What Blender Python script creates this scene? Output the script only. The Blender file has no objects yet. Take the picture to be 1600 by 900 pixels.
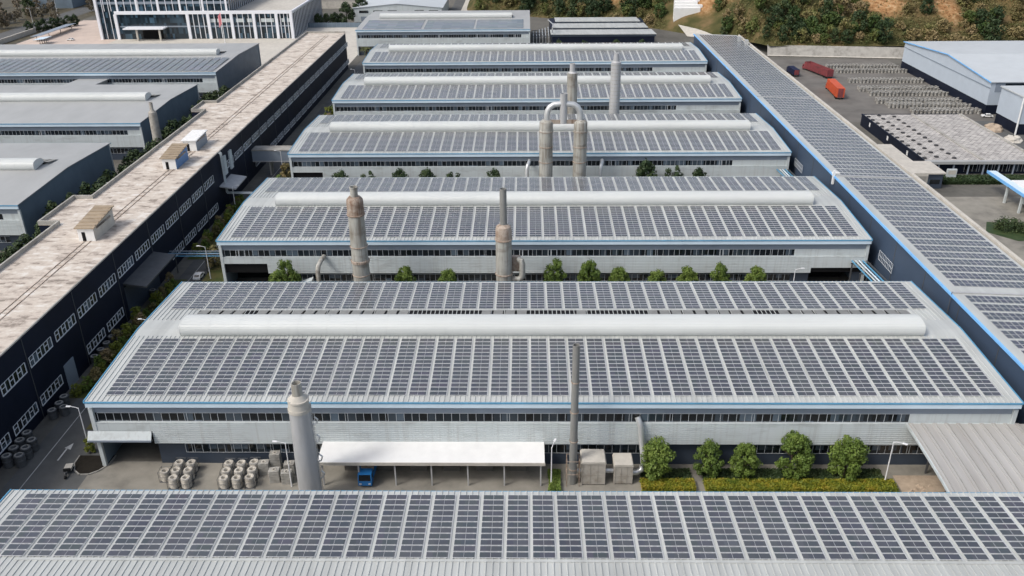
import bpy, math, random
import numpy as np
from mathutils import Matrix, Vector
R_ = math.radians
random.seed(7)
SC = bpy.context.scene
COL = SC.collection

# ------------------------------------------------------------------ camera, sky, sun, exposure
CAMH = 98.7
cam = bpy.data.cameras.new('camera')
cam.sensor_width = 36.0
cam.lens = 1345.8 / 1600 * 36.0
cam.clip_start = 0.5
cam.clip_end = 4000
co = bpy.data.objects.new('camera', cam); COL.objects.link(co)
Rm = Matrix(((0.9998644392867662, 0.0008150627379851123, 0.016445021206852397),
             (0.014397782128345825, 0.4412641768264509, -0.8972617400287719),
             (-0.007987923356252388, 0.8973768784197684, 0.4411926236441933)))
co.matrix_world = Matrix.Translation((0, 0, CAMH)) @ Rm.to_4x4()
SC.camera = co

SUN_EL, SUN_AZ = 50.0, 238.0          # azimuth clockwise from +Y : sun stands to the left, a little behind the camera
w = bpy.data.worlds.new('World'); SC.world = w; w.use_nodes = True
nt = w.node_tree; nt.nodes.clear()
sky = nt.nodes.new('ShaderNodeTexSky'); sky.sky_type = 'NISHITA'; sky.sun_disc = False
sky.sun_elevation = R_(SUN_EL); sky.sun_rotation = R_(SUN_AZ); sky.dust_density = 4.0; sky.air_density = 1.0
bg = nt.nodes.new('ShaderNodeBackground'); bg.inputs['Strength'].default_value = 0.15
wo = nt.nodes.new('ShaderNodeOutputWorld')
hs = nt.nodes.new('ShaderNodeHueSaturation'); hs.inputs['Saturation'].default_value = .72     # thin overcast veil
nt.links.new(sky.outputs[0], hs.inputs['Color']); nt.links.new(hs.outputs[0], bg.inputs[0]); nt.links.new(bg.outputs[0], wo.inputs[0])
sl = bpy.data.lights.new('sun', 'SUN'); sl.energy = 1.2; sl.angle = R_(12); sl.color = (1.0, 0.975, 0.94)
so = bpy.data.objects.new('sun', sl); COL.objects.link(so)
sd = Vector((math.sin(R_(SUN_AZ)) * math.cos(R_(SUN_EL)), math.cos(R_(SUN_AZ)) * math.cos(R_(SUN_EL)), math.sin(R_(SUN_EL))))
so.rotation_euler = sd.to_track_quat('Z', 'Y').to_euler(); so.location = (0, 0, 200)
SC.view_settings.view_transform = 'Standard'; SC.view_settings.look = 'None'
SC.view_settings.gamma = 1; SC.view_settings.exposure = 0.30
try: SC.view_settings.use_curve_mapping = False
except Exception: pass
SC.cycles.max_bounces = 5

# ------------------------------------------------------------------ materials
MATS = {}
class NG:
    def __init__(s, m): s.t = m.node_tree; s.n = s.t.nodes; s.l = s.t.links
    def new(s, ty, **kw):
        n = s.n.new(ty)
        for k, v in kw.items(): setattr(n, k, v)
        return n
    def link(s, a, b): s.l.new(a, b)
    def pos(s): return s.new('ShaderNodeNewGeometry').outputs['Position']
    def scaled(s, v, sx, sy, sz):
        n = s.new('ShaderNodeVectorMath', operation='MULTIPLY'); n.inputs[1].default_value = (sx, sy, sz); s.link(v, n.inputs[0]); return n.outputs[0]
    def noise(s, v, scale, detail=4, rough=.55):
        n = s.new('ShaderNodeTexNoise'); n.inputs['Scale'].default_value = scale; n.inputs['Detail'].default_value = detail; n.inputs['Roughness'].default_value = rough
        s.link(v, n.inputs['Vector']); return n.outputs['Fac']
    def ramp(s, f, stops):
        n = s.new('ShaderNodeValToRGB'); e = n.color_ramp.elements
        while len(e) > 1: e.remove(e[-1])
        e[0].position = stops[0][0]; e[0].color = (*stops[0][1], 1)
        for p, c in stops[1:]:
            q = e.new(p); q.color = (*c, 1)
        s.link(f, n.inputs[0]); return n.outputs[0]
    def mix(s, f, a, b, bt='MIX'):
        n = s.new('ShaderNodeMix', data_type='RGBA', blend_type=bt)
        for i, x in ((0, f), (6, a), (7, b)):
            if hasattr(x, 'type') and hasattr(x, 'is_linked'): s.link(x, n.inputs[i])
            else: n.inputs[i].default_value = x if i == 0 else (*x, 1)
        return n.outputs[2]
    def math(s, op, a, b=None):
        n = s.new('ShaderNodeMath', operation=op)
        for i, x in ((0, a), (1, b)):
            if x is None: continue
            if hasattr(x, 'is_linked'): s.link(x, n.inputs[i])
            else: n.inputs[i].default_value = x
        return n.outputs[0]
def newmat(name, rough=.6, metal=0., spec=.4):
    m = bpy.data.materials.new(name); m.use_nodes = True
    p = m.node_tree.nodes['Principled BSDF']
    p.inputs['Roughness'].default_value = rough; p.inputs['Metallic'].default_value = metal
    p.inputs['Specular IOR Level'].default_value = spec
    MATS[name] = m
    return m, NG(m), p
def paint(name, c, rough=.55, metal=0., var=.18, scale=.6, streak=None, spec=.4, dirt=None, runs=None):
    """painted / weathered surface: base colour broken up by two noises, vertical or sideways streaks when asked"""
    m, g, p = newmat(name, rough, metal, spec if max(c) > .06 else spec * .3)
    ps = g.pos()
    v = g.scaled(ps, *streak) if streak else ps
    a = g.noise(v, scale, 5, .6); b = g.noise(ps, scale * .13, 3)
    f = g.math('ADD', g.math('MULTIPLY', a, .6), g.math('MULTIPLY', b, .4))
    lo = tuple(x * (1 - var * 1.3) for x in c); hi = tuple(min(1, x * (1 + var)) for x in c)
    if dirt: lo = dirt
    col = g.ramp(f, [(.3, lo), (.52, c), (.72, hi)])
    if runs:                                                  # rain runs and soot
        r = g.noise(g.scaled(ps, 1.6, 1.6, .05), 1.0, 4, .7); q = g.noise(g.scaled(ps, .3, .3, .9), .5, 3, .6)
        col = g.mix(g.ramp(r, [(.50, (0, 0, 0)), (.66, (.75, .75, .75))]), col, runs)
        col = g.mix(g.ramp(q, [(.55, (0, 0, 0)), (.72, (.6, .6, .6))]), col, tuple(x * .8 for x in runs))
    g.link(col, p.inputs['Base Color'])
    return m
paint('roof_sheet', (.465, .48, .46), .45, 0, .17, .6, (1.2, .06, 1))
paint('roof_plain', (.37, .375, .365), .5, 0, .10, .35, (.5, .2, 1))
paint('hood_white', (.61, .63, .61), .45, 0, .07, .4, (.1, 1, 1))
paint('fascia_blue', (.60, .72, .80), .45, 0, .07, .3)
paint('gutter_blue', (.10, .30, .47), .45, 0, .15, .3)
paint('band_grey', (.24, .28, .33), .5, 0, .08, .3)
paint('clad_white', (.545, .59, .59), .45, 0, .08, .3, (.15, 1, 1), runs=(.45, .475, .465))
paint('wall_slate', (.045, .06, .085), .5, 0, .15, .3)
paint('gable_slate', (.16, .21, .255), .5, 0, .15, .25)
paint('wall_navy', (.012, .016, .030), .45, 0, .25, .12)
paint('wall_blue', (.050, .075, .118), .5, 0, .12, .12)
paint('trim_blue', (.20, .48, .85), .4, 0, .1, .4)
paint('frame_white', (.50, .53, .55), .4, 0, .08, .8)
paint('frame_pale', (.72, .74, .76), .4, 0, .08, .8)
paint('white_paint', (.78, .78, .76), .5, 0, .06, .5)
paint('concrete', (.37, .355, .32), .85, 0, .25, .35, dirt=(.17, .16, .14))
paint('concrete_pale', (.52, .49, .43), .85, 0, .18, .5)
paint('asphalt', (.105, .107, .104), .9, 0, .25, .25)
paint('yard_slab', (.25, .235, .20), .9, 0, .3, .22, dirt=(.12, .113, .098))
paint('yard_dark', (.155, .145, .13), .9, 0, .35, .12)
paint('soil', (.022, .019, .015), .95, 0, .3, .8)
paint('steel_stack', (.41, .405, .365), .6, .1, .25, .9, (1.3, 1.3, .16), dirt=(.17, .145, .11), runs=(.17, .135, .10))
paint('pipe_grey', (.25, .25, .235), .6, .1, .2, .7, (1.2, 1.2, .4))
paint('steel_clean', (.47, .475, .475), .5, .2, .14, .5, (1.2, 1.2, .3))
paint('steel_rust', (.40, .335, .275), .75, .05, .3, 1.1, dirt=(.19, .11, .065), runs=(.15, .085, .05))
paint('steel_bright', (.62, .63, .62), .35, .5, .12, .6)
paint('steel_dark', (.10, .105, .11), .5, .3, .2, .7)
paint('steel_fan', (.05, .05, .052), .6)
paint('lamp_white', (.80, .80, .80), .4, 0, .04, .5)
paint('duct_beige', (.40, .375, .33), .7, 0, .22, .7, dirt=(.2, .17, .13))
paint('coil_wire', (.52, .49, .43), .65, .1, .25, 1.3, dirt=(.26, .23, .19))
paint('drum_grey', (.36, .35, .32), .65, .1, .3, 1.1, dirt=(.13, .12, .105))
paint('module_frame', (.72, .73, .73), .5, .1, .05)
paint('cable_white', (.8, .8, .8), .5)
paint('rubber', (.02, .02, .02), .8)
paint('truck_orange', (.56, .095, .035), .5, 0, .14, .5)
paint('truck_red', (.22, .05, .055), .6, 0, .25, .6, dirt=(.10, .045, .045))
paint('truck_blue', (.02, .16, .42), .4, 0, .1, .5)
paint('truck_navy', (.02, .025, .06), .45, 0, .15, .5)
paint('mural_blue', (.14, .26, .48), .6, 0, .3, .35)
paint('stair_roof_brown', (.33, .26, .18), .7, 0, .25, .6)
paint('bark', (.07, .05, .035), .9, 0, .3, 2)
paint('bark_pale', (.32, .29, .25), .9, 0, .2, 2)
paint('shed_sheet', (.42, .41, .39), .6, 0, .15, .35, (1.6, .08, 1), dirt=(.32, .305, .285))
paint('wh_wall', (.45, .51, .57), .5, 0, .06, .3)
paint('wh_roof', (.50, .53, .54), .5, 0, .07, .2)
paint('office_white', (.78, .79, .82), .5, 0, .05, .4)
paint('plaza', (.55, .45, .38), .85, 0, .15, .15)
paint('lane_line', (.50, .50, .48), .8, 0, .15, .8)
paint('flag_pink', (.75, .28, .30), .7)
paint('rock', (.40, .32, .24), .9, 0, .3, .8)
paint('void_dark', (.012, .012, .013), .8)
def glass(name, c, rough=.12, k1=5):
    m, g, p = newmat(name, rough, 0, .5)
    fl = g.new('ShaderNodeVectorMath', operation='FLOOR'); g.link(g.scaled(g.pos(), 1 / 1.45, 1 / 1.4, .3), fl.inputs[0])
    wn = g.new('ShaderNodeTexWhiteNoise', noise_dimensions='3D'); g.link(fl.outputs[0], wn.inputs[0])      # random pane tones: blinds, and reflections put into the colour
    g.link(g.ramp(wn.outputs['Value'], [(.0, tuple(x * .5 for x in c)), (.55, c), (.8, tuple(x * 2.4 for x in c)), (.9, tuple(x * k1 for x in c)), (1, tuple(x * k1 * 1.7 for x in c))]), p.inputs['Base Color'])
glass('glass_dark', (.012, .016, .020))
glass('glass_office', (.016, .030, .042), k1=2.6)
def solar(name, c, px, py):
    """PV laminate: every module gets its own slight tint (cell batch), keyed on its place on the roof"""
    m, g, p = newmat(name, .22, 0, .5)
    v = g.scaled(g.pos(), 1 / px, 1 / py, 0)
    fl = g.new('ShaderNodeVectorMath', operation='FLOOR'); g.link(v, fl.inputs[0])
    wn = g.new('ShaderNodeTexWhiteNoise', noise_dimensions='3D'); g.link(fl.outputs[0], wn.inputs[0])
    lum = g.ramp(wn.outputs['Value'], [(0, tuple(x * .86 for x in c)), (.5, c), (1, tuple(x * 1.16 for x in c))])
    tint = g.mix(.09, lum, wn.outputs['Color'], 'SOFT_LIGHT')
    oi = g.new('ShaderNodeObjectInfo')
    tint = g.mix(g.math('MULTIPLY', oi.outputs['Random'], .30), tint, tuple(x * .62 for x in c))
    big = g.noise(g.pos(), .045, 3)
    col = g.mix(g.math('MULTIPLY', g.math('SUBTRACT', big, .3), .9), tint, (.14, .15, .148))
    g.link(col, p.inputs['Base Color'])
solar('solar_cell', (.068, .075, .090), 1.8, 1.25)
solar('solar_pale', (.17, .19, .21), 5.4, 2.9)  # paler copy for far roofs: sky reflection put into the base colour
solar('solar_cell_side', (.070, .077, .098), 1.3, 1.88)
def leaves(name, stops, scale=.35, objv=.35):
    m, g, p = newmat(name, .6, 0, .25)
    oi = g.new('ShaderNodeObjectInfo')
    n1 = g.noise(g.pos(), scale, 3, .6); n2 = g.noise(g.pos(), scale * 6, 2, .6)
    f = g.math('ADD', g.math('MULTIPLY', n1, .6), g.math('MULTIPLY', n2, .4))
    f = g.math('ADD', f, g.math('MULTIPLY', g.math('SUBTRACT', oi.outputs['Random'], .5), objv))
    g.link(g.ramp(f, stops), p.inputs['Base Color'])
leaves('leaf_green', [(.3, (.048, .085, .018)), (.5, (.11, .165, .030)), (.7, (.18, .235, .05))], .5, .12)
leaves('leaf_dark', [(.3, (.018, .034, .014)), (.5, (.035, .060, .022)), (.7, (.065, .085, .03))], .5, .15)
leaves('leaf_lime', [(.3, (.10, .12, .02)), (.7, (.20, .22, .03))], .8, .1)
leaves('leaf_hedge', [(.34, (.09, .13, .015)), (.5, (.22, .22, .02)), (.66, (.31, .20, .025))], .5, .05)
leaves('leaf_hill', [(.18, (.022, .045, .014)), (.36, (.050, .085, .022)), (.52, (.10, .125, .032)), (.64, (.17, .16, .055)), (.78, (.22, .165, .085))], .05, .5)
leaves('leaf_scrub', [(.30, (.032, .055, .015)), (.43, (.075, .090, .026)), (.55, (.15, .13, .05)), (.70, (.22, .165, .09))], .05, 0)
leaves('leaf_dry', [(.25, (.085, .085, .03)), (.45, (.18, .15, .06)), (.62, (.26, .20, .095)), (.78, (.30, .22, .13))], .05, .35)
leaves('leaf_bare', [(.3, (.07, .06, .035)), (.5, (.13, .11, .07)), (.7, (.20, .16, .11))], .3, .4)
leaves('palm_green', [(.3, (.05, .065, .02)), (.7, (.14, .14, .05))], .8, .2)
def rooftile():
    m, g, p = newmat('roof_slab', .85, 0, .2)
    ps = g.pos()
    fl = g.new('ShaderNodeVectorMath', operation='FLOOR'); g.link(g.scaled(ps, 1 / 2.2, 1 / .8, 0), fl.inputs[0])
    wn = g.new('ShaderNodeTexWhiteNoise', noise_dimensions='3D'); g.link(fl.outputs[0], wn.inputs[0])
    n1 = g.noise(g.scaled(ps, .7, 1.1, 1), .5, 7, .72); n2 = g.noise(ps, .05, 3)
    n3 = g.noise(g.scaled(ps, .8, 1, 1), .16, 4, .65)
    f = g.math('ADD', g.math('MULTIPLY', wn.outputs['Value'], .10), g.math('ADD', g.math('MULTIPLY', n1, .55), g.math('MULTIPLY', n3, .35)))
    col = g.ramp(f, [(.385, (.20, .17, .145)), (.44, (.38, .33, .285)), (.485, (.53, .465, .40)), (.55, (.58, .525, .455)), (.60, (.68, .65, .60))])
    col = g.mix(g.math('MULTIPLY', n2, .28), col, (.56, .485, .395))
    g.link(col, p.inputs['Base Color'])
rooftile()
def coolroof():
    m, g, p = newmat('cooler_roof', .8, 0, .2)
    ps = g.pos()
    br = g.new('ShaderNodeTexBrick'); br.inputs['Scale'].default_value = 1; br.inputs['Mortar Size'].default_value = .16
    br.inputs['Brick Width'].default_value = 2.1; br.inputs['Row Height'].default_value = 1.35
    br.inputs['Color1'].default_value = (.56, .53, .49, 1); br.inputs['Color2'].default_value = (.36, .34, .32, 1); br.inputs['Mortar'].default_value = (.16, .155, .15, 1)
    g.link(ps, br.inputs['Vector'])
    n = g.noise(ps, .5, 4)
    g.link(g.mix(.3, br.outputs['Color'], g.ramp(n, [(.38, (.2, .19, .18)), (.6, (.66, .63, .58))])), p.inputs['Base Color'])
coolroof()
def hillmat():
    m, g, p = newmat('hill_ground', .95, 0, .1)
    at = g.new('ShaderNodeVertexColor'); at.layer_name = 'soil'
    ps = g.pos(); n = g.noise(ps, .06, 5, .6); n2 = g.noise(ps, .35, 4, .65)
    veg = g.ramp(n, [(.3, (.030, .040, .014)), (.5, (.085, .078, .032)), (.7, (.20, .135, .07))])
    so_ = g.ramp(n2, [(.3, (.20, .085, .035)), (.5, (.36, .20, .09)), (.7, (.48, .33, .19))])
    f = g.math('MULTIPLY', at.outputs['Color'], g.math('ADD', n2, .55))
    g.link(g.mix(f, veg, so_), p.inputs['Base Color'])
hillmat()
def groundmat():
    m, g, p = newmat('ground_mix', .92, 0, .2)
    ps = g.pos(); n = g.noise(ps, .03, 5, .6); n2 = g.noise(ps, .5, 4)
    f = g.math('ADD', g.math('MULTIPLY', n, .7), g.math('MULTIPLY', n2, .3))
    g.link(g.ramp(f, [(.3, (.075, .072, .065)), (.5, (.13, .125, .11)), (.7, (.19, .18, .155))]), p.inputs['Base Color'])
groundmat()

# ------------------------------------------------------------------ mesh builder
class MB:
    def __init__(s): s.v = []; s.f = []; s.mi = []; s.m = 0; s.sm = []
    def add(s, vs, fs, smooth=False):
        o = len(s.v); s.v += [tuple(p) for p in vs]
        for f in fs: s.f.append([i + o for i in f]); s.mi.append(s.m); s.sm.append(smooth)
        return s
    def box(s, x0, x1, y0, y1, z0, z1):
        return s.add([(x0, y0, z0), (x1, y0, z0), (x1, y1, z0), (x0, y1, z0), (x0, y0, z1), (x1, y0, z1), (x1, y1, z1), (x0, y1, z1)],
                     [(0, 3, 2, 1), (4, 5, 6, 7), (0, 1, 5, 4), (1, 2, 6, 5), (2, 3, 7, 6), (3, 0, 4, 7)])
    def prism(s, pts, ax, a0, a1):
        """polygon pts extruded along axis ax ('x': pts are (y,z); 'y': pts are (x,z); 'z': pts are (x,y))"""
        mk = {'x': lambda p, a: (a, p[0], p[1]), 'y': lambda p, a: (p[0], a, p[1]), 'z': lambda p, a: (p[0], p[1], a)}[ax]
        n = len(pts); vs = [mk(p, a0) for p in pts] + [mk(p, a1) for p in pts]
        return s.add(vs, [tuple(range(n)), tuple(range(2 * n - 1, n - 1, -1))] + [(i, i + n, (i + 1) % n + n, (i + 1) % n) for i in range(n)])
    def strip(s, pts, x0, x1, closed=False, smooth=False):
        n = len(pts); vs = [(x0, *p) for p in pts] + [(x1, *p) for p in pts]
        return s.add(vs, [(i, i + n, i + 1 + n, i + 1) for i in range(n - 1)], smooth)
    def lathe(s, prof, cx, cy, n=20, cap=True):
        vs = []
        for r, z in prof:
            for k in range(n):
                a = 2 * math.pi * k / n; vs.append((cx + r * math.cos(a), cy + r * math.sin(a), z))
        fs = [(i * n + k, i * n + (k + 1) % n, (i + 1) * n + (k + 1) % n, (i + 1) * n + k) for i in range(len(prof) - 1) for k in range(n)]
        s.add(vs, fs, True)
        if cap:
            o = len(s.v) - len(vs); s.f.append(list(range(o + n - 1, o - 1, -1))); s.mi.append(s.m); s.sm.append(False)
            e = o + (len(prof) - 1) * n; s.f.append(list(range(e, e + n))); s.mi.append(s.m); s.sm.append(False)
        return s
    def tube(s, path, r, n=8):
        path = [Vector(p) for p in path]; rs = r if isinstance(r, (list, tuple)) else [r] * len(path)
        vs = []; up = None
        for i, p in enumerate(path):
            d = (path[min(i + 1, len(path) - 1)] - path[max(i - 1, 0)]).normalized()
            if up is None: up = Vector((0, 0, 1)) if abs(d.z) < .9 else Vector((0, 1, 0))
            a = d.cross(up)
            if a.length < 1e-3: a = d.cross(Vector((1, 0, 0)))
            a.normalize(); b = a.cross(d); up = b
            for k in range(n):
                t = 2 * math.pi * k / n; vs.append(p + (a * math.cos(t) + b * math.sin(t)) * rs[i])
        L = len(path)
        s.add(vs, [(i * n + k, i * n + (k + 1) % n, (i + 1) * n + (k + 1) % n, (i + 1) * n + k) for i in range(L - 1) for k in range(n)], True)
        s.add(vs[:n], [tuple(range(n))]); s.add(vs[-n:], [tuple(range(n - 1, -1, -1))])
        return s
    def bar(s, a, b, t):
        return s.tube([a, b], t, 4)
    def mesh(s, name, mats):
        me = bpy.data.meshes.new(name); me.from_pydata(s.v, [], s.f)
        for m in ([mats] if isinstance(mats, str) else mats): me.materials.append(MATS[m])
        me.polygons.foreach_set('material_index', s.mi); me.polygons.foreach_set('use_smooth', s.sm)
        me.update()
        if any(s.sm):
            try: me.set_sharp_from_angle(angle=R_(40))
            except Exception: pass
        return me
    def build(s, name, mats, parent=None, loc=None):
        return link(name, s.mesh(name, mats), parent, loc)
def link(name, me, parent=None, loc=None, rot=None):
    o = bpy.data.objects.new(name, me); COL.objects.link(o)
    if parent: o.parent = parent
    if loc: o.location = loc
    if rot: o.rotation_euler = rot
    return o
def tag(o, label, cat, group=None, kind=None):
    o['label'] = label; o['category'] = cat
    if group: o['group'] = group
    if kind: o['kind'] = kind
    return o
def thing(name, label, cat, loc=(0, 0, 0), rz=0, group=None):
    o = bpy.data.objects.new(name, None); COL.objects.link(o); o.location = loc; o.rotation_euler = (0, 0, rz)
    o.empty_display_size = .5
    return tag(o, label, cat, group)
def struct(o):
    o['kind'] = 'structure'; return o
KIDS = {}
def dup(root, label=None, loc=None, rz=None, scale=None, group=None):
    def cp(o, par):
        c = o.copy(); COL.objects.link(c)
        if par: c.parent = par
        for k in [q for q in KIDS.get(o.name, [])]: cp(k, c)
        return c
    def index(o):
        KIDS[o.name] = [q for q in bpy.data.objects if q.parent == o]
        for q in KIDS[o.name]: index(q)
    if root.name not in KIDS: index(root)
    c = cp(root, None)
    if label: c['label'] = label
    if group: c['group'] = group
    if loc is not None: c.location = loc
    if rz is not None: c.rotation_euler = (0, 0, rz)
    if scale is not None: c.scale = (scale,) * 3 if not hasattr(scale, '__len__') else scale
    return c
CACHE = {}
def cached(key, fn):
    if key not in CACHE: CACHE[key] = fn()
    return CACHE[key]

# ------------------------------------------------------------------ ground, roads, hill
def sheet(name, mat, pts, z):
    m = MB(); m.add([(x, y, z) for x, y in pts], [tuple(range(len(pts)))])
    return struct(m.build(name, mat))
def rect(name, mat, x0, x1, y0, y1, z): return sheet(name, mat, [(x0, y0), (x1, y0), (x1, y1), (x0, y1)], z)
struct(MB().box(-1500, 1500, -300, 2600, -1, 0).build('ground', 'ground_mix'))
rect('access_road', 'asphalt', -93, -79.5, 60, 500, .02)
for y0, y1 in ((102, 128), (174, 200), (246, 272), (317, 344), (390, 416), (461, 506)):
    rect('courtyard_paving', 'yard_slab', -79.5, 87, y0, y1, .03)
rect('storage_yard', 'yard_dark', 113, 200, 359, 489, .02)
rect('delivery_yard', 'yard_slab', 113, 260, 150, 268, .02)
rect('side_yard', 'asphalt', 181, 225, 270, 360, .03)
rect('office_plaza', 'plaza', -320, -262, 545, 640, .03)
rect('office_forecourt', 'concrete_pale', -262, -98, 470, 605, .025)
rect('side_path', 'asphalt', -57, -49, 577, 900, .03)
rect('path', 'concrete_pale', -49, -43, 577, 900, .05)
rect('road', 'asphalt', -352, -334, 430, 1200, .03)
rect('verge', 'leaf_bare', -700, -322, 430, 1200, .015)
m = MB()
for k in range(60):
    m.box(-89.9, -89.75, 104 + k * 6, 109.9 + k * 6, .024, .032)
struct(m.build('road_marking', 'lane_line'))
m = MB(); m.add([(-87.2, 128.2, .03), (-86.9, 128.2, .03), (-86.9, 132, .03), (-87.2, 132, .03)], [(0, 1, 2, 3)])
m.add([(-87.6, 132, .03), (-86.2, 131.5, .03), (-86.6, 133.6, .03)], [(0, 1, 2)])
struct(m.build('lane_arrow_marking', 'lane_line'))

BASE = [(-48, 672), (18, 636), (70, 600), (85, 592), (112, 560), (128, 537), (137, 500), (500, 490), (900, 480)]
def base_y(x): return float(np.interp(x, [p[0] for p in BASE], [p[1] for p in BASE]))
def sstep(t): t = min(1, max(0, t)); return t * t * (3 - 2 * t)
def hill_h(x, y):
    d = y - base_y(x)
    if d < 0: return -2.0
    foot = 5.6 * sstep((x - 120) / 18)
    h = foot + 130 * (1 - math.exp(-d * .46 / 130)) + 1.6 * math.sin(x * .11 + y * .06) * sstep(d / 20) + 2.2 * math.sin(x * .047 - y * .08 + 1) * sstep(d / 30)
    return h * sstep((x + 46) / 12) - .3
SOIL = [(28.8, 690, 12), (44, 672, 13), (64, 650, 13), (117, 597, 9), (126, 628, 11), (135, 585, 8), (214, 548, 14), (206, 560, 9), (247, 556, 15), (246, 528, 9), (285, 562, 15), (301, 576, 14), (268, 575, 10)]
def soil_w(x, y):
    return max([0] + [1 - sstep((math.hypot(x - a, (y - b) * .55) / r - .35) / .9) for a, b, r in SOIL])
gx = np.arange(-46, 520, 4.0); gy = np.concatenate([np.arange(0, 140, 3.0), np.arange(140, 700, 20)])
vs = []; cols = []
for yi in gy:
    for x in gx:
        y = base_y(x) + yi; vs.append((x, y, hill_h(x, y))); cols.append(soil_w(x, y))
nx = len(gx)
fs = [(j * nx + i, j * nx + i + 1, (j + 1) * nx + i + 1, (j + 1) * nx + i) for j in range(len(gy) - 1) for i in range(nx - 1)]
m = MB(); m.add(vs, fs, True); hill = struct(m.build('hill', 'hill_ground'))
ca = hill.data.color_attributes.new('soil', 'FLOAT_COLOR', 'POINT')
ca.data.foreach_set('color', [c for q in cols for c in (q, q, q, 1)])

# ------------------------------------------------------------------ production halls
HD = 48.3; XL, XR = -77.8, 85.8
ZE, RISE = 14.5, 1.2
def roof_mesh(xl, xr, dep, rib=.9):
    h = dep / 2; m = MB()
    m.prism([(0, ZE - .28), (0, ZE), (h, ZE + RISE), (dep, ZE), (dep, ZE - .28), (h, ZE + RISE - .28)], 'x', xl, xr)
    if rib:
        n = int((xr - xl) / rib)
        for i in range(n):
            x = xl + .3 + i * rib
            for y0, z0, y1, z1 in ((.02, ZE, h - 2.6, ZE + RISE * (h - 2.6) / h), (h + 4.2, ZE + RISE * (h - 4.2) / h, dep - .02, ZE)):
                m.add([(x, y0, z0), (x + .04, y0, z0 + .12), (x + .16, y0, z0 + .12), (x + .20, y0, z0), (x, y1, z1), (x + .04, y1, z1 + .12), (x + .16, y1, z1 + .12), (x + .20, y1, z1)],
                      [(0, 1, 5, 4), (1, 2, 6, 5), (2, 3, 7, 6), (0, 3, 2, 1), (4, 5, 6, 7)])
    return m
def hood_mesh(x0, x1, h):
    zr = ZE + RISE
    prof = [(h - 2.5, zr - .15), (h - 2.85, zr + .25), (h - 3.05, zr + .8), (h - 3.0, zr + 1.5), (h - 2.75, zr + 2.05), (h - 2.2, zr + 2.4), (h - 1.2, zr + 2.6), (h, zr + 2.66), (h + 1.4, zr + 2.5), (h + 2.4, zr + 2.1), (h + 2.9, zr + 1.5), (h + 3.0, zr + .6)]
    m = MB(); m.strip(prof, x0, x1, smooth=True)
    n = int((x1 - x0) / 5.8)
    for i in range(n + 1):                                    # joint straps of the hood sheets
        x = x0 + (x1 - x0) * i / n
        m.strip([(y + (-.03 if y < h else .03), z + .03) for y, z in prof], x - .05, x + .05, smooth=True)
    for i in range(2, 7):                                     # lengthwise sheet laps
        (ya, za), (yb, zb) = prof[i], prof[i + 1]
        for f in (.25, .75):
            y = ya + (yb - ya) * f; z = za + (zb - za) * f; m.box(x0 + .1, x1 - .1, y - .03, y + .03, z - .01, z + .045)
    for x in (x0, x1):
        m.add([(x, y, z) for y, z in prof], [tuple(range(len(prof))) if x == x0 else tuple(range(len(prof) - 1, -1, -1))])
    return m
def module(m, x0, x1, y0, y1, zf, fr=.05):
    """one PV module: an aluminium frame tray with the dark laminate set just proud of it"""
    c = [(x0, y0), (x1, y0), (x1, y1), (x0, y1)]
    m.m = 1
    m.add([(x, y, zf(x, y) - .04) for x, y in c] + [(x, y, zf(x, y)) for x, y in c], [(4, 5, 6, 7), (0, 1, 5, 4), (1, 2, 6, 5), (2, 3, 7, 6), (3, 0, 4, 7)])
    m.m = 0
    fx = .014
    c = [(x0 + fx, y0 + fr), (x1 - fx, y0 + fr), (x1 - fx, y1 - fr), (x0 + fx, y1 - fr)]
    m.add([(x, y, zf(x, y) + .004) for x, y in c], [(0, 1, 2, 3)])
def strip_mesh(rows, sgn):
    m = MB(); k = sgn * RISE / (HD / 2)
    for r in range(rows):
        for c in range(2):
            module(m, c * 1.49, c * 1.49 + 1.475, r * 1.25, r * 1.25 + 1.12, lambda x, y: .19 + k * y)
    m.m = 1                                                     # aluminium mounting rails
    for dx in (.4, 2.5, 3.02):                                  # the last one is the cable tray in the gap
        y1 = (rows - 1) * 1.25 + 1.15
        m.add([(dx, -.1, .135 - k * .1), (dx + .06, -.1, .135 - k * .1), (dx + .06, y1, .135 + k * y1), (dx, y1, .135 + k * y1)], [(0, 1, 2, 3)])
    return m.mesh('solar_array', ['solar_cell', 'module_frame'])
def clad_profile(y, z0, z1, n):
    pts = []; st = (z1 - z0) / n
    for i in range(n):
        z = z0 + i * st; pts += [(y, z), (y, z + st * .62), (y + .09, z + st * .72), (y + .09, z + st * .92)]
    pts.append((y, z1)); return pts
WL = 7.2
def win_frame(z0, z1, y, var):
    m = MB()
    m.box(0, WL, y - .06, y + .02, z0, z0 + .06).box(0, WL, y - .06, y + .02, z1 - .07, z1)
    xs = [0, 1.45, 2.9, 4.3, 5.75] if var == 0 else [0, 1.2, 1.65, 3.1, 4.5, 5.9] if var == 1 else [0, 1.45, 2.9, 3.7, 5.2, 6.2]
    for x in xs: m.box(x - .035, x + .035, y - .07, y + .02, z0 + .07, z1 - .07)
    if var == 2:                                               # a pair of top-hung sashes standing open
        for a, b in ((2.95, 3.65), (3.75, 5.15)):
            for q in ((a, a + .08, z0, z1), (b - .08, b, z0, z1), (a, b, z0, z0 + .09), (a, b, z1 - .09, z1)):
                zt = lambda z: y - .06 - .45 * (z1 - z) / (z1 - z0)
                x0, x1, za, zb = q
                m.add([(x0, zt(za), za), (x1, zt(za), za), (x1, zt(zb), zb), (x0, zt(zb), zb)], [(0, 1, 2, 3)])
    return m.mesh('window_frame', 'frame_white')
PALE = []
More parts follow.
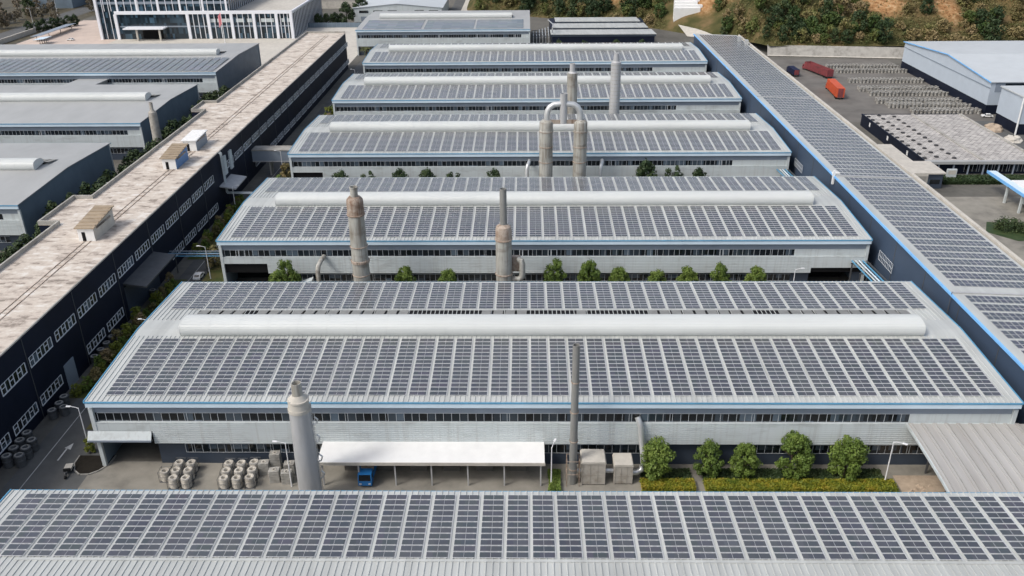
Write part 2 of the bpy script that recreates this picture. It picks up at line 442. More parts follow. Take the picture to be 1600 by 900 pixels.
def hall(label, yf, cat='factory hall', xl=XL, xr=XR, dep=HD, front_rows=15, back_rows=11, hood=(-68.2, 77.3), entr=((-77.2, -67.2),), plain=False, sash=.12, seed=1, group='parallel factory halls with ridge hoods', low_skip=(), up_end=None, front=True):
    rnd = random.Random(seed); h = dep / 2
    root = thing('factory_hall', label, cat, (0, yf, 0), 0, group)
    link('roof', cached(('roof', xl, xr, dep, plain), lambda: roof_mesh(xl, xr, dep, 0 if plain else .9).mesh('roof', 'roof_plain' if plain else 'roof_sheet')), root)
    link('ridge_hood', cached(('hood', hood, dep), lambda: hood_mesh(hood[0], hood[1], h).mesh('ridge_hood', 'hood_white')), root)
    def shade_kerb_mesh(lit):
        m = MB(); zr = ZE + RISE; zk = lambda d: zr - RISE * d / h
        if not lit:
            m.m = 0; m.add([(hood[0], h + 3.05, zk(3) + .06), (hood[1], h + 3.05, zk(3) + .06), (hood[1], h + 8.75, zk(8.75) + .06), (hood[0], h + 8.75, zk(8.75) + .06)], [(0, 1, 2, 3)])  # black sheet: the hood's shade put in as colour, beneath the grey slats
            n = int((hood[1] - hood[0]) / 2.45); rr = random.Random(4)
            for i in range(n + 1):
                x = hood[0] + i * 2.45; fr = i / n
                if rr.random() < (.93 if .30 < fr < .40 or .46 < fr < .63 else .08): continue
                m.m = 1; m.add([(x + .25, h + 8.7, zk(8.7) + .12), (x + 2.2, h + 8.7, zk(8.7) + .12), (x + 2.0, h + 3.2, zk(3) + .75), (x + .05, h + 3.2, zk(3) + .75)], [(0, 1, 2, 3)])
        m.m = 2
        m.box(hood[0] - .6, hood[1] + .6, h + 8.77, h + 9.2, zk(9) - .1, zk(9) + .14)
        return m.mesh('vent_shade_kerb', ['void_dark', 'pipe_grey', 'roof_sheet'])
    link('vent_shade_kerb', cached(('shade_kerb', hood, dep, front), lambda: shade_kerb_mesh(not front)), root)
    for x in (xl + .5, xr - .5):
        MB().prism([(.9, 0), (.9, ZE - .3), (h, ZE + RISE - .3), (dep - .9, ZE - .3), (dep - .9, 0)], 'x', x - .15, x + .15).build('side_wall', 'gable_slate', root)
    def gtrim():
        m = MB()
        for x, s in ((xl, -1), (xr, 1)):
            m.prism([(-.1, ZE - .35), (-.1, ZE + .12), (h, ZE + RISE + .12), (dep + .1, ZE + .12), (dep + .1, ZE - .35), (h, ZE + RISE - .35)], 'x', min(x, x + .18 * s), max(x, x + .18 * s))
        return m.mesh('gable_trim', 'gutter_blue')
    if not plain: link('gable_trim', cached(('gt', xl, xr, dep), gtrim), root)
    for y0, y1 in ((-.2, -.01), (dep + .01, dep + .2)):
        MB().box(xl - .15, xr + .15, y0, y1, ZE - .30, ZE - .05).build('gutter', 'gutter_blue', root)
    MB().box(xl, xr, dep - 1.1, dep - .9, 0, ZE - .25).build('back_wall', 'clad_white', root)
    # solar strips
    if front_rows:
        sm = cached(('st', front_rows, 1), lambda: strip_mesh(front_rows, 1))
        if plain: sm.materials[0] = MATS['solar_pale']; sm.materials[1] = MATS['roof_plain']
        x = xl + 3.1
        while x + 2.95 < xr - .9:
            link('solar_array', sm, root, (x, 1.75, ZE + RISE * 1.75 / h)); x += 3.6
    if back_rows:
        sb = cached(('st', back_rows, -1), lambda: strip_mesh(back_rows, -1))
        yb = dep - 1.1 - (back_rows - 1) * 1.25 - 1.08
        x = xl + 3.1
        while x + 2.95 < xr - .9:
            link('solar_array', sb, root, (x, yb, ZE + RISE * (dep - yb) / h)); x += 3.6
    if not front: 
        MB().box(xl + .4, xr - .4, .6, .8, 0, ZE - .2).build('front_wall', 'clad_white', root)
        return root
    # front face
    MB().box(xl, xr, -.1, .3, 13.3, ZE - .31).build('fascia', 'fascia_blue', root)
    MB().box(xl + .3, xr - .3, .85, 1.0, 11.6, 13.9).build('upper_wall', 'band_grey', root)
    MB().box(xl + .3, xr - .3, 1.02, 1.2, 5.2, 11.58).build('wall_core', 'void_dark', root)
    e0 = max([e[1] for e in entr if e[0] < 0] + [xl + .3])
    e1 = min([e[0] for e in entr if e[0] > 0] + [xr - .3])
    m = MB(); pf = clad_profile(.42, 5.25, 9.62, 10)
    c0 = e0 if entr else xl + .3; c1 = e1 if entr else xr - .3
    m.strip(pf, c0, c1); m.box(xl + .3, xr - .3, .40, 1.0, 9.621, 9.72); m.box(c0, c1, .45, 1.0, 5.19, 5.249)
    if c0 > xl + .5: m.box(xl + .3, c0 - .01, .45, 1.0, 7.9, 9.62)
    if c1 < xr - .5: m.box(c1 + .01, xr - .3, .45, 1.0, 6.6, 9.62)
    m.build('wall_cladding', 'clad_white', root)
    MB().box(xl + .05, xl + .75, .35, .95, 0, 12.8).box(xr - .75, xr - .05, .35, .95, 0, 12.8).build('corner_column', 'clad_white', root)
    # lower wall in pieces between the doorways
    segs = []; x = xl + .8
    for a, b in sorted(entr):
        if a > x: segs.append((x, a))
        x = b
    if x < xr - .8: segs.append((x, xr - .8))
    m = MB()
    for a, b in segs: m.box(a, b, 1.5, 1.7, 0, 5.18)
    m.build('lower_wall', 'wall_slate', root)
    for a, b in entr: MB().box(a, b, 9.0, 9.2, 0, 5.1).build('loading_bay', 'void_dark', root)
    n = int((xr - xl - 1.6) / WL)
    MB().box(xl + 1.2 + n * WL, xr - .8, .8, 1.0, 9.75, 11.58).build('blank_panel', 'clad_white', root)
    for i in range(n):
        x = xl + 1.2 + i * WL
        if up_end is None or x + WL < up_end:
            gl = cached('glu', lambda: MB().box(0, WL, .9, .97, 9.75, 11.58).mesh('window', 'glass_dark'))
            o = link('window', gl, root, (x, 0, 0))
            v = 2 if rnd.random() < sash else rnd.choice((0, 0, 1))
            link('window_frame', cached(('wfu', v), lambda: win_frame(9.75, 11.58, .9, v)), o)
        else:
            MB().box(x, min(x + WL, xr - .8), .8, 1.0, 9.75, 11.58).build('blank_panel', 'clad_white', root)
        if any(x < b and x + WL > a for a, b in list(entr) + list(low_skip)): continue
        gl = cached('gll', lambda: MB().box(.4, WL - .1, 1.40, 1.48, 2.55, 4.5).mesh('window', 'glass_dark'))
        o = link('window', gl, root, (x, 0, 0))
        v = rnd.choice((0, 0, 1))
        link('window_frame', cached(('wfl', v), lambda: win_frame(2.55, 4.5, 1.4, v)), o)
    return root
hall('nearest hall at the bottom edge, only its rear panelled roof slope in view', 53.9, front_rows=0, front=False)
hall('large hall behind the white loading canopy, its whole panelled roof in view', 126.1, seed=2, sash=.0, low_skip=((27, 33), ), up_end=74)
hall('factory hall with two rusty flue stacks standing before it, third from the bottom', 198.3, seed=3, sash=.25, entr=((-77.2, -66), (72, 83)), up_end=74)
hall('factory hall behind the pair of stacks joined by an arched duct', 270.8, seed=4, sash=.12, up_end=74)
hall('factory hall behind the two single grey stacks, third from the far end', 342.0, seed=5, sash=.05, up_end=62)
hall('factory hall fifth in the row, second from the far end, no stack before it', 414.2, seed=6, sash=0, up_end=62)

# left-hand halls beyond the long navy building
LG = 'halls left of the navy building'
hall('plain grey roofed hall at the left edge, nearest of three left halls', 224, xl=-300, xr=-142, dep=60, front_rows=0, back_rows=0, hood=(-296, -150.9), entr=(), plain=True, group=LG, seed=8)
hall('plain beige grey roofed hall behind the slim stack on the left, no panels on it', 309, xl=-300, xr=-142, dep=62.5, front_rows=0, back_rows=0, hood=(-296, -150.9), entr=(), plain=True, group=LG, seed=9)
hall('hall with dull blue grey panels on the far left before the glass office', 395, xl=-330, xr=-142, dep=72, front_rows=20, back_rows=0, hood=(-263, -152), entr=(), plain=True, group=LG, seed=10)
# far hall behind the row
hall('far hall with slate panels in three blocks, palms along its front', 505.5, xl=-97.5, xr=2.4, dep=71, front_rows=0, back_rows=0, hood=(-88.4, -8.6), entr=(), plain=True, group='halls at the far end', seed=11)
far = [o for o in bpy.data.objects if o.parent is None and o.get('group') == 'halls at the far end'][0]
for a, b in ((-94, -60.2), (-58.6, -30), (-28.9, -1.5)):
    m = MB(); k = RISE / 35.5
    for i in range(9):
        y0 = 2 + i * 2.9; y1 = y0 + 2.75
        m.add([(a, y0, ZE + .15 + k * y0), (b, y0, ZE + .15 + k * y0), (b, y1, ZE + .15 + k * y1), (a, y1, ZE + .15 + k * y1), (a, y0, ZE + k * y0 + .02), (b, y0, ZE + k * y0 + .02)], [(0, 1, 2, 3), (4, 5, 1, 0)])
    m.build('solar_array', 'solar_pale', far)

# connecting roof between two left halls
o = tag(MB().prism([(368, 12.2), (368, 12.6), (398, 11.6), (398, 11.2)], 'x', -206, -192).prism([(371, 0), (371, 12.2), (396, 11.3), (396, 0)], 'x', -205, -193).build('connecting_walkway', 'roof_plain'), 'grey sloped connecting roof bridging the gap between two left halls', 'walkway')

# ------------------------------------------------------------------ long navy building on the left
NX0, NX1, NZ = -117.3, -96.5, 18.6
nb = thing('navy_building', 'long dark navy building with patchy beige flat roof and white window bands', 'building', (NX1, 100, 0))
P0 = (-NX1, -100, 0)
def nadd(m, name, mat, par=nb): return m.build(name, mat, par, P0 if par is nb else None)
m = MB(); m.box(NX0 + .3, NX1, 60, 471.6, 0, NZ - .15); nadd(m, 'wall', 'wall_navy')
m = MB(); m.box(NX0 + .05, NX1 + .12, 59.8, 471.9, NZ - .15, NZ)
for a, b in ((199, 218), (309, 322)): m.box(NX0 - 5.0, NX0 + .04, a, b, NZ - .15, NZ)
nadd(m, 'roof', 'roof_slab')
m = MB()
for a, b in ((199, 218), (309, 322)): m.box(NX0 - 4.9, NX0 + .29, a + .1, b - .1, 0, NZ - .16)
nadd(m, 'stair_bay', 'wall_navy')
m = MB(); t = .45; H = NZ + 1.0; x = NX0
def seg(xa, xb, ya, yb): m.box(xa, xb, ya, yb, NZ + .001, H)
for a, b in ((59.8, 199), (218, 309), (322, 471.9)): seg(x, x + t, a, b)
for a, b in ((199, 218), (309, 322)):
    seg(x - 5, x - 5 + t, a, b); seg(x - 5 + t, x + t, a, a + t); seg(x - 5 + t, x + t, b - t, b)
seg(x + t, NX1, 471.45, 471.9)
m.box(NX1 - .25, NX1 + .1, 59.8, 471.4, NZ + .001, NZ + .12)
nadd(m, 'parapet', 'concrete')
m = MB()
for px in (-105.6, -104.2): m.box(px, px + .16, 64, 465, NZ + .02, NZ + .13)
for k in range(70): m.box(-105.8, -103.9, 66 + k * 5.7, 66.2 + k * 5.7, NZ + .005, NZ + .06)
nadd(m, 'roof_pipe', 'steel_rust')
GW = 8.4
def ngroup(z0, z1):
    m = MB(); m.box(0, .06, 0, GW, z0, z1); return m.mesh('window', 'glass_dark')
def nframe(z0, z1):
    m = MB(); m.box(.05, .15, -.08, GW + .08, z0 - .12, z0 + .08).box(.05, .13, 0, GW, z1 - .09, z1)
    for i in range(7):
        y = i * GW / 6; m.box(.05, .14, y - .10, y + .10, z0 + .08, z1 - .09)
    for i in (0, 2, 4):
        m.box(.05, .12, i * GW / 6 + .1, (i + 1) * GW / 6 - .1, z0 + (z1 - z0) * .55, z0 + (z1 - z0) * .61)
    return m.mesh('window_frame', 'frame_pale')
U = (ngroup(11.5, 13.7), nframe(11.5, 13.7)); L = (ngroup(2.6, 4.7), nframe(2.6, 4.7))
k = 0; y = 102.0
while y < 466:
    for (g, f), low in ((U, 0), (L, 1)):
        if low and (148 < y < 158 or 180 < y < 204 or 252 < y < 290): continue
        if not low and 247 < y < 262: continue
        o = link('window', g, nb, (P0[0] + NX1 + .02, P0[1] + y, 0)); link('window_frame', f, o)
    y += 10.1
m = MB()
for k in range(1, 18): m.box(NX1, NX1 + .1, 60 + k * 20.2 + 9.1 - .05 - 9.1 + 1.0, 60 + k * 20.2 + 1.12, 0, NZ - .3)
nadd(m, 'downpipe', 'steel_dark')
m = MB(); m.box(NX1 + .02, NX1 + .2, 152.5, 156.5, 0, 5.6); nadd(m, 'door', 'band_grey')
m = MB(); m.prism([(NX1, 9.1), (NX1, 9.5), (NX1 + 5.5, 8.7), (NX1 + 5.5, 8.3)], 'y', 184, 203); nadd(m, 'entrance_canopy', 'steel_dark')
m = MB(); m.box(NX1 + .02, NX1 + .12, 184, 203, .05, 8.2); nadd(m, 'loading_door', 'wall_slate')
m = MB(); m.prism([(NX1, 8.2), (NX1, 8.6), (NX1 + 5, 7.8), (NX1 + 5, 7.4)], 'y', 256, 268); nadd(m, 'side_canopy', 'steel_clean')
for yy in (262, 268): nadd(MB().box(NX1 + .02, NX1 + .5, yy, yy + 2.4, 10.2, 16.2), 'wall_panel', 'clad_white')
# rooftop stair houses
def stairhouse(label, x0, x1, y0, y1, wall, side, roofm, back=1.2):
    t = thing('stair_house', label, 'stair house', ((x0 + x1) / 2, y0, NZ + .01), 0, 'stair houses on the beige roof')
    w = (x1 - x0) / 2; d = y1 - y0; h0, h1 = 3.3, 3.3 + back
    m = MB(); m.add([(-w, 0, 0), (w, 0, 0), (w, 0, h0), (-w, 0, h0), (-w, d, 0), (w, d, 0), (w, d, h1), (-w, d, h1)], [(0, 1, 2, 3), (0, 3, 7, 4), (4, 7, 6, 5), (3, 2, 6, 7)])
    m.m = 1; m.add([(w, 0, 0), (w, d, 0), (w, d, h1), (w, 0, h0)], [(0, 1, 2, 3)])
    m.build('wall', [wall, side], t)
    m = MB(); q = .45; s = back / d
    z = lambda y: h0 + .02 + s * y
    m.add([(-w - q, -q, z(-q)), (w + q, -q, z(-q)), (w + q, d + q, z(d + q)), (-w - q, d + q, z(d + q)), (-w - q, -q, z(-q) + .25), (w + q, -q, z(-q) + .25), (w + q, d + q, z(d + q) + .25), (-w - q, d + q, z(d + q) + .25)],
          [(0, 3, 2, 1), (4, 5, 6, 7), (0, 1, 5, 4), (1, 2, 6, 5), (2, 3, 7, 6), (3, 0, 4, 7)])
    for i in range(6):
        y = d * (i + .5) / 6; m.box(-w - .3, w + .3, y - .25, y + .25, z(y) + .2, z(y) + .36)
    m.build('roof', roofm, t)
    MB().box(-.75 - .3, .1 - .3, -.04, .05, .02, 2.3).build('door', 'void_dark', t)
    MB().box(w - .02, w + .05, d * .15, d * .85, h0 - .75, h0 - .2).build('side_window', 'glass_dark', t)
stairhouse('cream stair house with a ribbed brown roof, nearest of three on the beige roof', -106.9, -103.0, 188.5, 199.5, 'white_paint', 'concrete_pale', 'stair_roof_brown')  # right wall's shade is put into its colour, greyer than the front
stairhouse('stair house with a blue painted side wall and brown ribbed roof', -107.2, -103.2, 242.5, 252.5, 'white_paint', 'mural_blue', 'stair_roof_brown')
stairhouse('white roofed stair house just behind the blue sided one', -107.4, -103.4, 260.6, 270.5, 'white_paint', 'band_grey', 'white_paint', .4)

# ------------------------------------------------------------------ long panelled building on the right
rb = thing('slate_blue_building', 'long slate blue building on the right with a roof of small solar panels', 'building', (100, 100, 0))
Q0 = (-100, -100, 0)
def radd(m, name, mat): return m.build(name, mat, rb, Q0)
RX0, RX1 = 88.4, 110.9; RZ0, RZ1 = 18.0, 17.1
rz = lambda x: RZ0 + (RZ1 - RZ0) * (x - RX0) / (RX1 - RX0)
radd(MB().box(RX0 + .15, RX0 + .4, 60, 467, 0, RZ0 - .45), 'wall', 'wall_blue')
m = MB(); m.prism([(RX0 + .1, RZ0 - .3), (RX0 + .1, RZ0), (RX1, RZ1), (RX1, RZ1 - .3)], 'y', 59.8, 467.2); radd(m, 'roof', 'roof_sheet')
radd(MB().box(RX0 + .42, RX1, 466.6, 466.9, 0, RZ1 - .35), 'end_wall', 'wall_blue')
radd(MB().box(RX0 - .35, RX0 + .09, 59.8, 467.3, RZ0 - .42, RZ0 + .02), 'gutter', 'trim_blue')
m = MB()
for k in range(24): m.box(RX0 + .09, RX0 + .149, 75 + k * 16.5, 75.2 + k * 16.5, .1, RZ0 - .5)
radd(m, 'downpipe', 'steel_dark')
radd(MB().box(RX1 + .6, RX1 + 1.5, 59.8, 467, 0, RZ1 + .35), 'parapet', 'concrete_pale')
radd(MB().box(RX1, RX1 + .6, 60, 467, 0, RZ1 - .5), 'roof_channel', 'concrete')
def rstrip():
    m = MB(); k = (RZ1 - RZ0) / (RX1 - RX0)
    for i in range(15):
        for j in range(2):
            x0 = i * 1.3; y0 = j * 1.53
            module(m, x0, x0 + 1.17, y0, y0 + 1.5, lambda x, y: .10 + k * x, .035)
    return m.mesh('solar_array', ['solar_cell_side', 'module_frame'])
rs = rstrip(); y = 97.5
while y < 462:
    if not 160 < y + 1.5 < 163.5: link('solar_array', rs, rb, (Q0[0] + 90.6, Q0[1] + y, rz(90.6)))
    y += 3.75
for yy in (161.4, 236.5, 330): radd(MB().prism([(RX0 + .2, RZ0 + .02), (RX0 + .2, RZ0 + .26), (RX1 - .1, RZ1 + .26), (RX1 - .1, RZ1 + .02)], 'y', yy, yy + .5), 'roof_joint', 'steel_clean')
def ladder(y, z0, z1):
    m = MB()
    for a in (0, 1.6): m.bar((RX0 - .3, y + a, z0), (RX0 - .3, y + a, z1), .06)
    for i in range(int((z1 - z0) / .5)): m.bar((RX0 - .3, y, z0 + .3 + i * .5), (RX0 - .3, y + 1.6, z0 + .3 + i * .5), .045)
    for i in range(7):
        m.bar((RX0 - .9, y - 1, z0 - 1 + i * .0), (RX0 - .9, y - 1.01, z0 - .99), .03)
    return m
for y, z0, z1 in ((189, 6, 13.6), (264, 6, 13)):
    m = MB()
    for a in (0, 8.5): m.bar((RX0 - .5, y + a, z0 + 4), (RX0 - .5, y + a, z0 + 6), .07)
    for a in range(10): m.bar((RX0 - .5, y + a * .94, z0 + 3.6), (RX0 - .5, y + a * .94, z0 + 6), .06)
    for z in (3.6, 4.8, 6): m.bar((RX0 - .5, y, z0 + z), (RX0 - .5, y + 8.5, z0 + z), .06)
    radd(m, 'wall_rail', 'frame_white')
m = MB(); m.box(RX0 - .6, RX0 - .05, 236.5, 237.1, 15.5, 19.5); m.box(RX0 - .2, RX0 + 1.8, 238, 239, RZ0 + .02, RZ0 + .5); radd(m, 'roof_box', 'white_paint')
for q in ((RX0 - .3, 161, 13.5), (RX0 - .3, 161, 18.4)): pass
radd(MB().bar((RX0 - .25, 160.9, 12.5), (RX0 - .25, 160.9, 18.6), .09), 'drain_pipe', 'steel_dark')
m = MB()
for (x, y, s) in ((107.5, 448, 1.6), (109.3, 440, 1.4)):
    m.box(x, x + s, y, y + 2.5, rz(x) + .05, rz(x) + 2.2)
radd(m, 'roof_unit', 'steel_bright')

# ------------------------------------------------------------------ flue stacks
def stack(label, x, y, prof, mats, n=24, parts=None, group='flue stacks'):
    t = thing('flue_stack', label, 'chimney', (x, y, 0), 0, group)
    for nm, pr, mt in prof: MB().lathe(pr, 0, 0, n, True).build(nm, mt, t)
    return t
t = stack('smooth pale steel stack with a narrow neck, left of the white canopy', -37.05, 117, [
    ('shaft', [(2.0, 0), (1.9, 8), (1.72, 19.0)], 'steel_clean'),
    ('collar', [(1.85, 19.0), (1.85, 19.6), (1.75, 19.6), (1.62, 20.9), (1.75, 20.9), (1.75, 21.2), (1.5, 21.2), (.95, 22.0)], 'concrete_pale'),
    ('neck', [(.85, 21.9), (.8, 24.2), (.68, 24.2), (.68, 23.4)], 'steel_stack')], None)
m = MB()
for z in range(2, 20):
    m.bar((2.05 - z * .014, -.3, z), (2.05 - z * .014, .3, z), .04)
for s in (-.3, .3): m.bar((2.1, s, 1), (1.85, s, 20.5), .05)
for z in (5, 8.5, 12.5, 16):
    m.tube([(1.9, 0, z), (2.5, .1, z + .3), (2.7, .2, z + 1.0), (2.2, .2, z + 1.5)], .14, 6)
m.build('climbing_ladder', 'steel_bright', t)
for z in (6, 11, 15.5): MB().lathe([(1.93 - z * .01, z), (1.96 - z * .01, z + .12), (1.93 - z * .01, z + .24)], 0, 0, 24, False).build('weld_band', 'steel_clean', t)
t = stack('tall thin grey pipe stack beside the beige duct boxes', 8.2, 122.3, [
    ('shaft', [(.72, 0), (.66, 10), (.60, 28.2), (.5, 28.2), (.5, 27)], 'pipe_grey')], None, 16)
m = MB()
for z in (3, 9, 15, 21): m.lathe([(.74, z), (.78, z + .1), (.78, z + .25), (.74, z + .3)], 0, 0, 16, False)
for q in ((-1.1, -1.1), (1.1, -1.1), (1.1, 1.1), (-1.1, 1.1)):
    m.bar((*q, 0), (*q, 5.5), .07)
for z in (2.6, 5.4):
    for a, b in (((-1.1, -1.1), (1.1, -1.1)), ((1.1, -1.1), (1.1, 1.1)), ((1.1, 1.1), (-1.1, 1.1)), ((-1.1, 1.1), (-1.1, -1.1))): m.bar((*a, z), (*b, z), .06)
m.build('support_frame', 'steel_rust', t)
t = stack('rust topped wide stack with wire bands, left one before the third hall', -40.05, 189, [
    ('shaft', [(2.1, 0), (2.0, 13), (1.9, 25)], 'steel_stack'),
    ('rust_cap', [(2.08, 25), (2.1, 25.3), (1.98, 25.4), (1.98, 28.2), (1.9, 28.9), (1.3, 29.6)], 'steel_rust'),
    ('neck', [(.85, 29.2), (.9, 31.6), (1.0, 31.7), (1.0, 31.95), (.78, 31.95), (.78, 30.5)], 'steel_stack')], None)
m = MB()
for z in (9.5, 17, 25.1):
    MB().lathe([(2.03, z), (2.16, z + .05), (2.16, z + .25), (2.03, z + .3)], 0, 0, 24, False).build('band', 'steel_rust', t)
m.lathe([(2.03, 12.8), (2.22, 12.9), (2.22, 13.5), (2.03, 13.6)], 0, 0, 24, False)
for a in range(7): m.bar((2.15 * math.cos(a * .9), 2.15 * math.sin(a * .9), 12.6 + .2 * (a % 3)), (2.45 * math.cos(a * .9 + .1), 2.45 * math.sin(a * .9 + .1), 14.2), .05)
m.build('band', 'steel_rust', t)
t = stack('rusty stack topped by a long narrow pipe, right one before the third hall', -5.35, 189, [
    ('shaft', [(2.0, 0), (1.95, 9), (1.92, 18.6)], 'steel_stack'),
    ('rust_cap', [(2.1, 18.6), (2.1, 18.9), (1.95, 19.0), (1.92, 21.2), (1.75, 22.0), (.9, 22.6)], 'steel_rust'),
    ('neck', [(.86, 22.3), (.80, 31.4), (.66, 31.4), (.66, 30)], 'pipe_grey')], None)
m = MB(); m.tube([(1.7, 0, 8.2), (3.6, 0, 8.2), (4.3, 0, 8.8), (4.4, 0, 9.8), (4.4, 0, 12.2), (4.2, 0, 13), (3.4, .6, 13.3)], .75, 12)
m.build('side_duct', 'steel_stack', t)
m = MB(); m.lathe([(2.0, 9.6), (2.14, 9.65), (2.14, 9.95), (2.0, 10.0)], 0, 0, 24, False); m.box(.4, 4.0, .9, 2.2, 9.8, 13.6)
m.build('duct_housing', 'steel_rust', t)
t = thing('flue_stack', 'pair of streaked stacks joined by one arched duct and a centre pipe', 'chimney', (11.5, 261, 0), 0, 'flue stacks')
for sx, lab in ((-5.25, 'l'), (5.35, 'r')):
    MB().lathe([(2.12, 0), (2.1, 24.3), (2.22, 24.4), (2.22, 24.8), (2.1, 24.9), (2.08, 27.3), (1.9, 27.6), (1.2, 28.1)], sx, 0, 24).build('shaft', 'steel_stack', t)
    for z in (14.6, 19.5, 24.3): MB().lathe([(2.14, z), (2.24, z + .05), (2.24, z + .25), (2.14, z + .3)], sx, 0, 24, False).build('band', 'steel_rust', t)
    s = 1 if sx > 0 else -1
    pts = [(sx - s * .2, 0, 27.9), (sx - s * .2, 0, 29.6), (sx - s * .5, 0, 31.0), (sx - s * 1.2, 0, 32.1), (sx - s * 2.3, 0, 32.8), (s * .8, 0, 33.0)]
    MB().tube(pts, [.95, .95, .95, .92, .9, .85], 14).build('arched_duct', 'steel_bright', t)
MB().lathe([(1.15, 27), (1.15, 32), (1.12, 36.2), (.95, 36.2), (.95, 34.5)], 0, 0, 18).build('centre_pipe', 'steel_clean', t)
m = MB(); m.box(-4, 4, -.5, .5, 26.9, 27.2); m.box(-4, 4, -.55, -.45, 27.2, 28.2)
for k in range(9): m.box(-4 + k, -3.92 + k, -.56, -.5, 27.2, 28.4)
m.build('catwalk', 'steel_rust', t)
t = stack('slim necked grey stack behind the joined pair, left of the mottled pale stack', 17.7, 331, [
    ('shaft', [(2.05, 0), (2.0, 15), (1.95, 27.3)], 'steel_stack'),
    ('neck', [(1.7, 27.3), (1.1, 27.9), (1.0, 30.9), (.85, 30.9), (.85, 30)], 'steel_clean')], None)
t = stack('pale mottled grey stack right of the slim necked one', 34.2, 331, [
    ('shaft', [(2.1, 0), (2.0, 15), (1.9, 31.2)], 'steel_clean'),
    ('neck', [(1.8, 31.2), (1.2, 31.7), (.95, 34.6), (.8, 34.6), (.8, 34)], 'steel_clean')], None)
for k in range(14):
    z = 12 + k * 1.4; MB().lathe([(2.02 - .005 * k, z), (2.05 - .005 * k, z + .08), (2.02 - .005 * k, z + .16)], 0, 0, 20, False).build('weld_band', 'steel_stack', t)
t = stack('slim beige stack rising behind the navy building, narrow pipe on top', -132.2, 299, [
    ('shaft', [(1.75, 0), (1.45, 20), (1.35, 21.2)], 'duct_beige'),
    ('neck', [(1.2, 21.2), (.65, 21.9), (.62, 24.6), (.5, 24.6), (.5, 24)], 'duct_beige')], None)

# ------------------------------------------------------------------ front yard between the two nearest halls
cp = thing('loading_canopy', 'long white flat canopy over the loading bay of the second hall', 'canopy', (-17, 121, 0))
m = MB(); m.prism([(0, 5.0), (0, 5.3), (6.2, 5.75), (6.2, 5.45)], 'x', -19.6, 20.2); m.build('roof', 'white_paint', cp)
MB().box(-19.7, 20.3, -.15, -.01, 4.75, 5.35).build('front_edge', 'concrete_pale', cp)
for k in range(7):
    MB().box(-19 + k * 6.4, -18.75 + k * 6.4, .3, .55, 0, 5.0).build('post', 'steel_clean', cp)
m = MB()
for k in range(6): m.box(-16 + k * 6, -13 + k * 6, 4.5, 6.3, 0, .9 + .3 * (k % 3))
m.build('storage_shelf', 'yard_dark', cp)
sc = thing('entrance_canopy', 'small grey canopy over the left doorway of the second hall', 'canopy', (-73.4, 126.5, 0))
MB().prism([(-.9, 6.3), (-.9, 6.5), (-.05, 7.9), (.0, 7.9), (.0, 7.6)], 'x', -5.4, 6.1).build('roof', 'clad_white', sc)
MB().box(-5.4, 6.1, -.98, -.905, 6.15, 6.52).build('front_edge', 'band_grey', sc)
for x in (-5.3, .2, 5.9): MB().prism([(-.85, 6.2), (-.02, 6.2), (-.02, 5.7)], 'x', x, x + .12).build('bracket', 'steel_dark', sc)
sh = thing('corrugated_shed', 'low shed with a wide dusty corrugated roof, at the right edge', 'shed', (80, 110, 0))
SHP = [(-8, 7.2), (-5.5, 7.95), (-2.5, 8.55), (1.5, 9.05), (6.5, 9.4), (11.5, 9.62), (16.6, 9.75)]
m = MB(); m.strip(SHP, -13.0, 7.5, smooth=True); m.strip([(y, z - .2) for y, z in SHP][::-1], -13.0, 7.5, smooth=True)
for k in range(10):
    x = -12.6 + k * 2.05
    for dx, w in ((0, .42), (.55, .12)):
        m.strip([(y, z + .16) for y, z in SHP], x + dx, x + dx + w, smooth=True)
        for xx in (x + dx, x + dx + w): m.add([(xx, y, z + q) for y, z in SHP for q in (0, .16)], [(2 * i, 2 * i + 2, 2 * i + 3, 2 * i + 1) for i in range(len(SHP) - 1)])
m.build('roof', 'shed_sheet', sh)
m = MB(); m.add([(-13.12, y, z + q) for y, z in SHP for q in (-.35, .12)], [(2 * i, 2 * i + 2, 2 * i + 3, 2 * i + 1) for i in range(len(SHP) - 1)])
m.strip([(y, z + .12) for y, z in SHP], -13.12, -12.9); m.build('edge_trim', 'clad_white', sh)
for y in (-7, 0, 7.5, 15): MB().box(-8.5, -8.2, y, y + .3, 0, 7.0 + min(2.2, (y + 7) * .2)).build('post', 'steel_dark', sh)
def coil_mesh():
    m = MB(); pr = []
    for i in range(12): pr += [(.92, .12 + i * .17), (.99, .17 + i * .17), (.99, .24 + i * .17)]
    pr += [(.92, 2.2), (.8, 2.32), (.55, 2.32), (.45, 2.2), (.45, .4)]
    m.lathe(pr, 0, 0, 20)
    return m.mesh('coil', 'coil_wire')
def cage_mesh():
    m = MB()
    for x, y in ((-1, -1), (1, -1), (1, 1), (-1, 1)): m.bar((x, y, 0), (x, y, 2.5), .05)
    for z in (.06, 1.25, 2.45):
        for a, b in (((-1, -1), (1, -1)), ((1, -1), (1, 1)), ((1, 1), (-1, 1)), ((-1, 1), (-1, -1))): m.bar((*a, z), (*b, z), .045)
    m.box(-1, 1, -1, 1, 0, .08)
    return m.mesh('cage', 'steel_dark')
cm, gm = coil_mesh(), cage_mesh()
def coil(label, x, y, rz=0, s=1., grp='wire coils in steel cages on the yard'):
    t = thing('wire_coil_crate', label, 'coil crate', (x, y, .03), rz, grp); t.scale = (s, s, s)
    link('coil', cm, t); link('cage', gm, t)
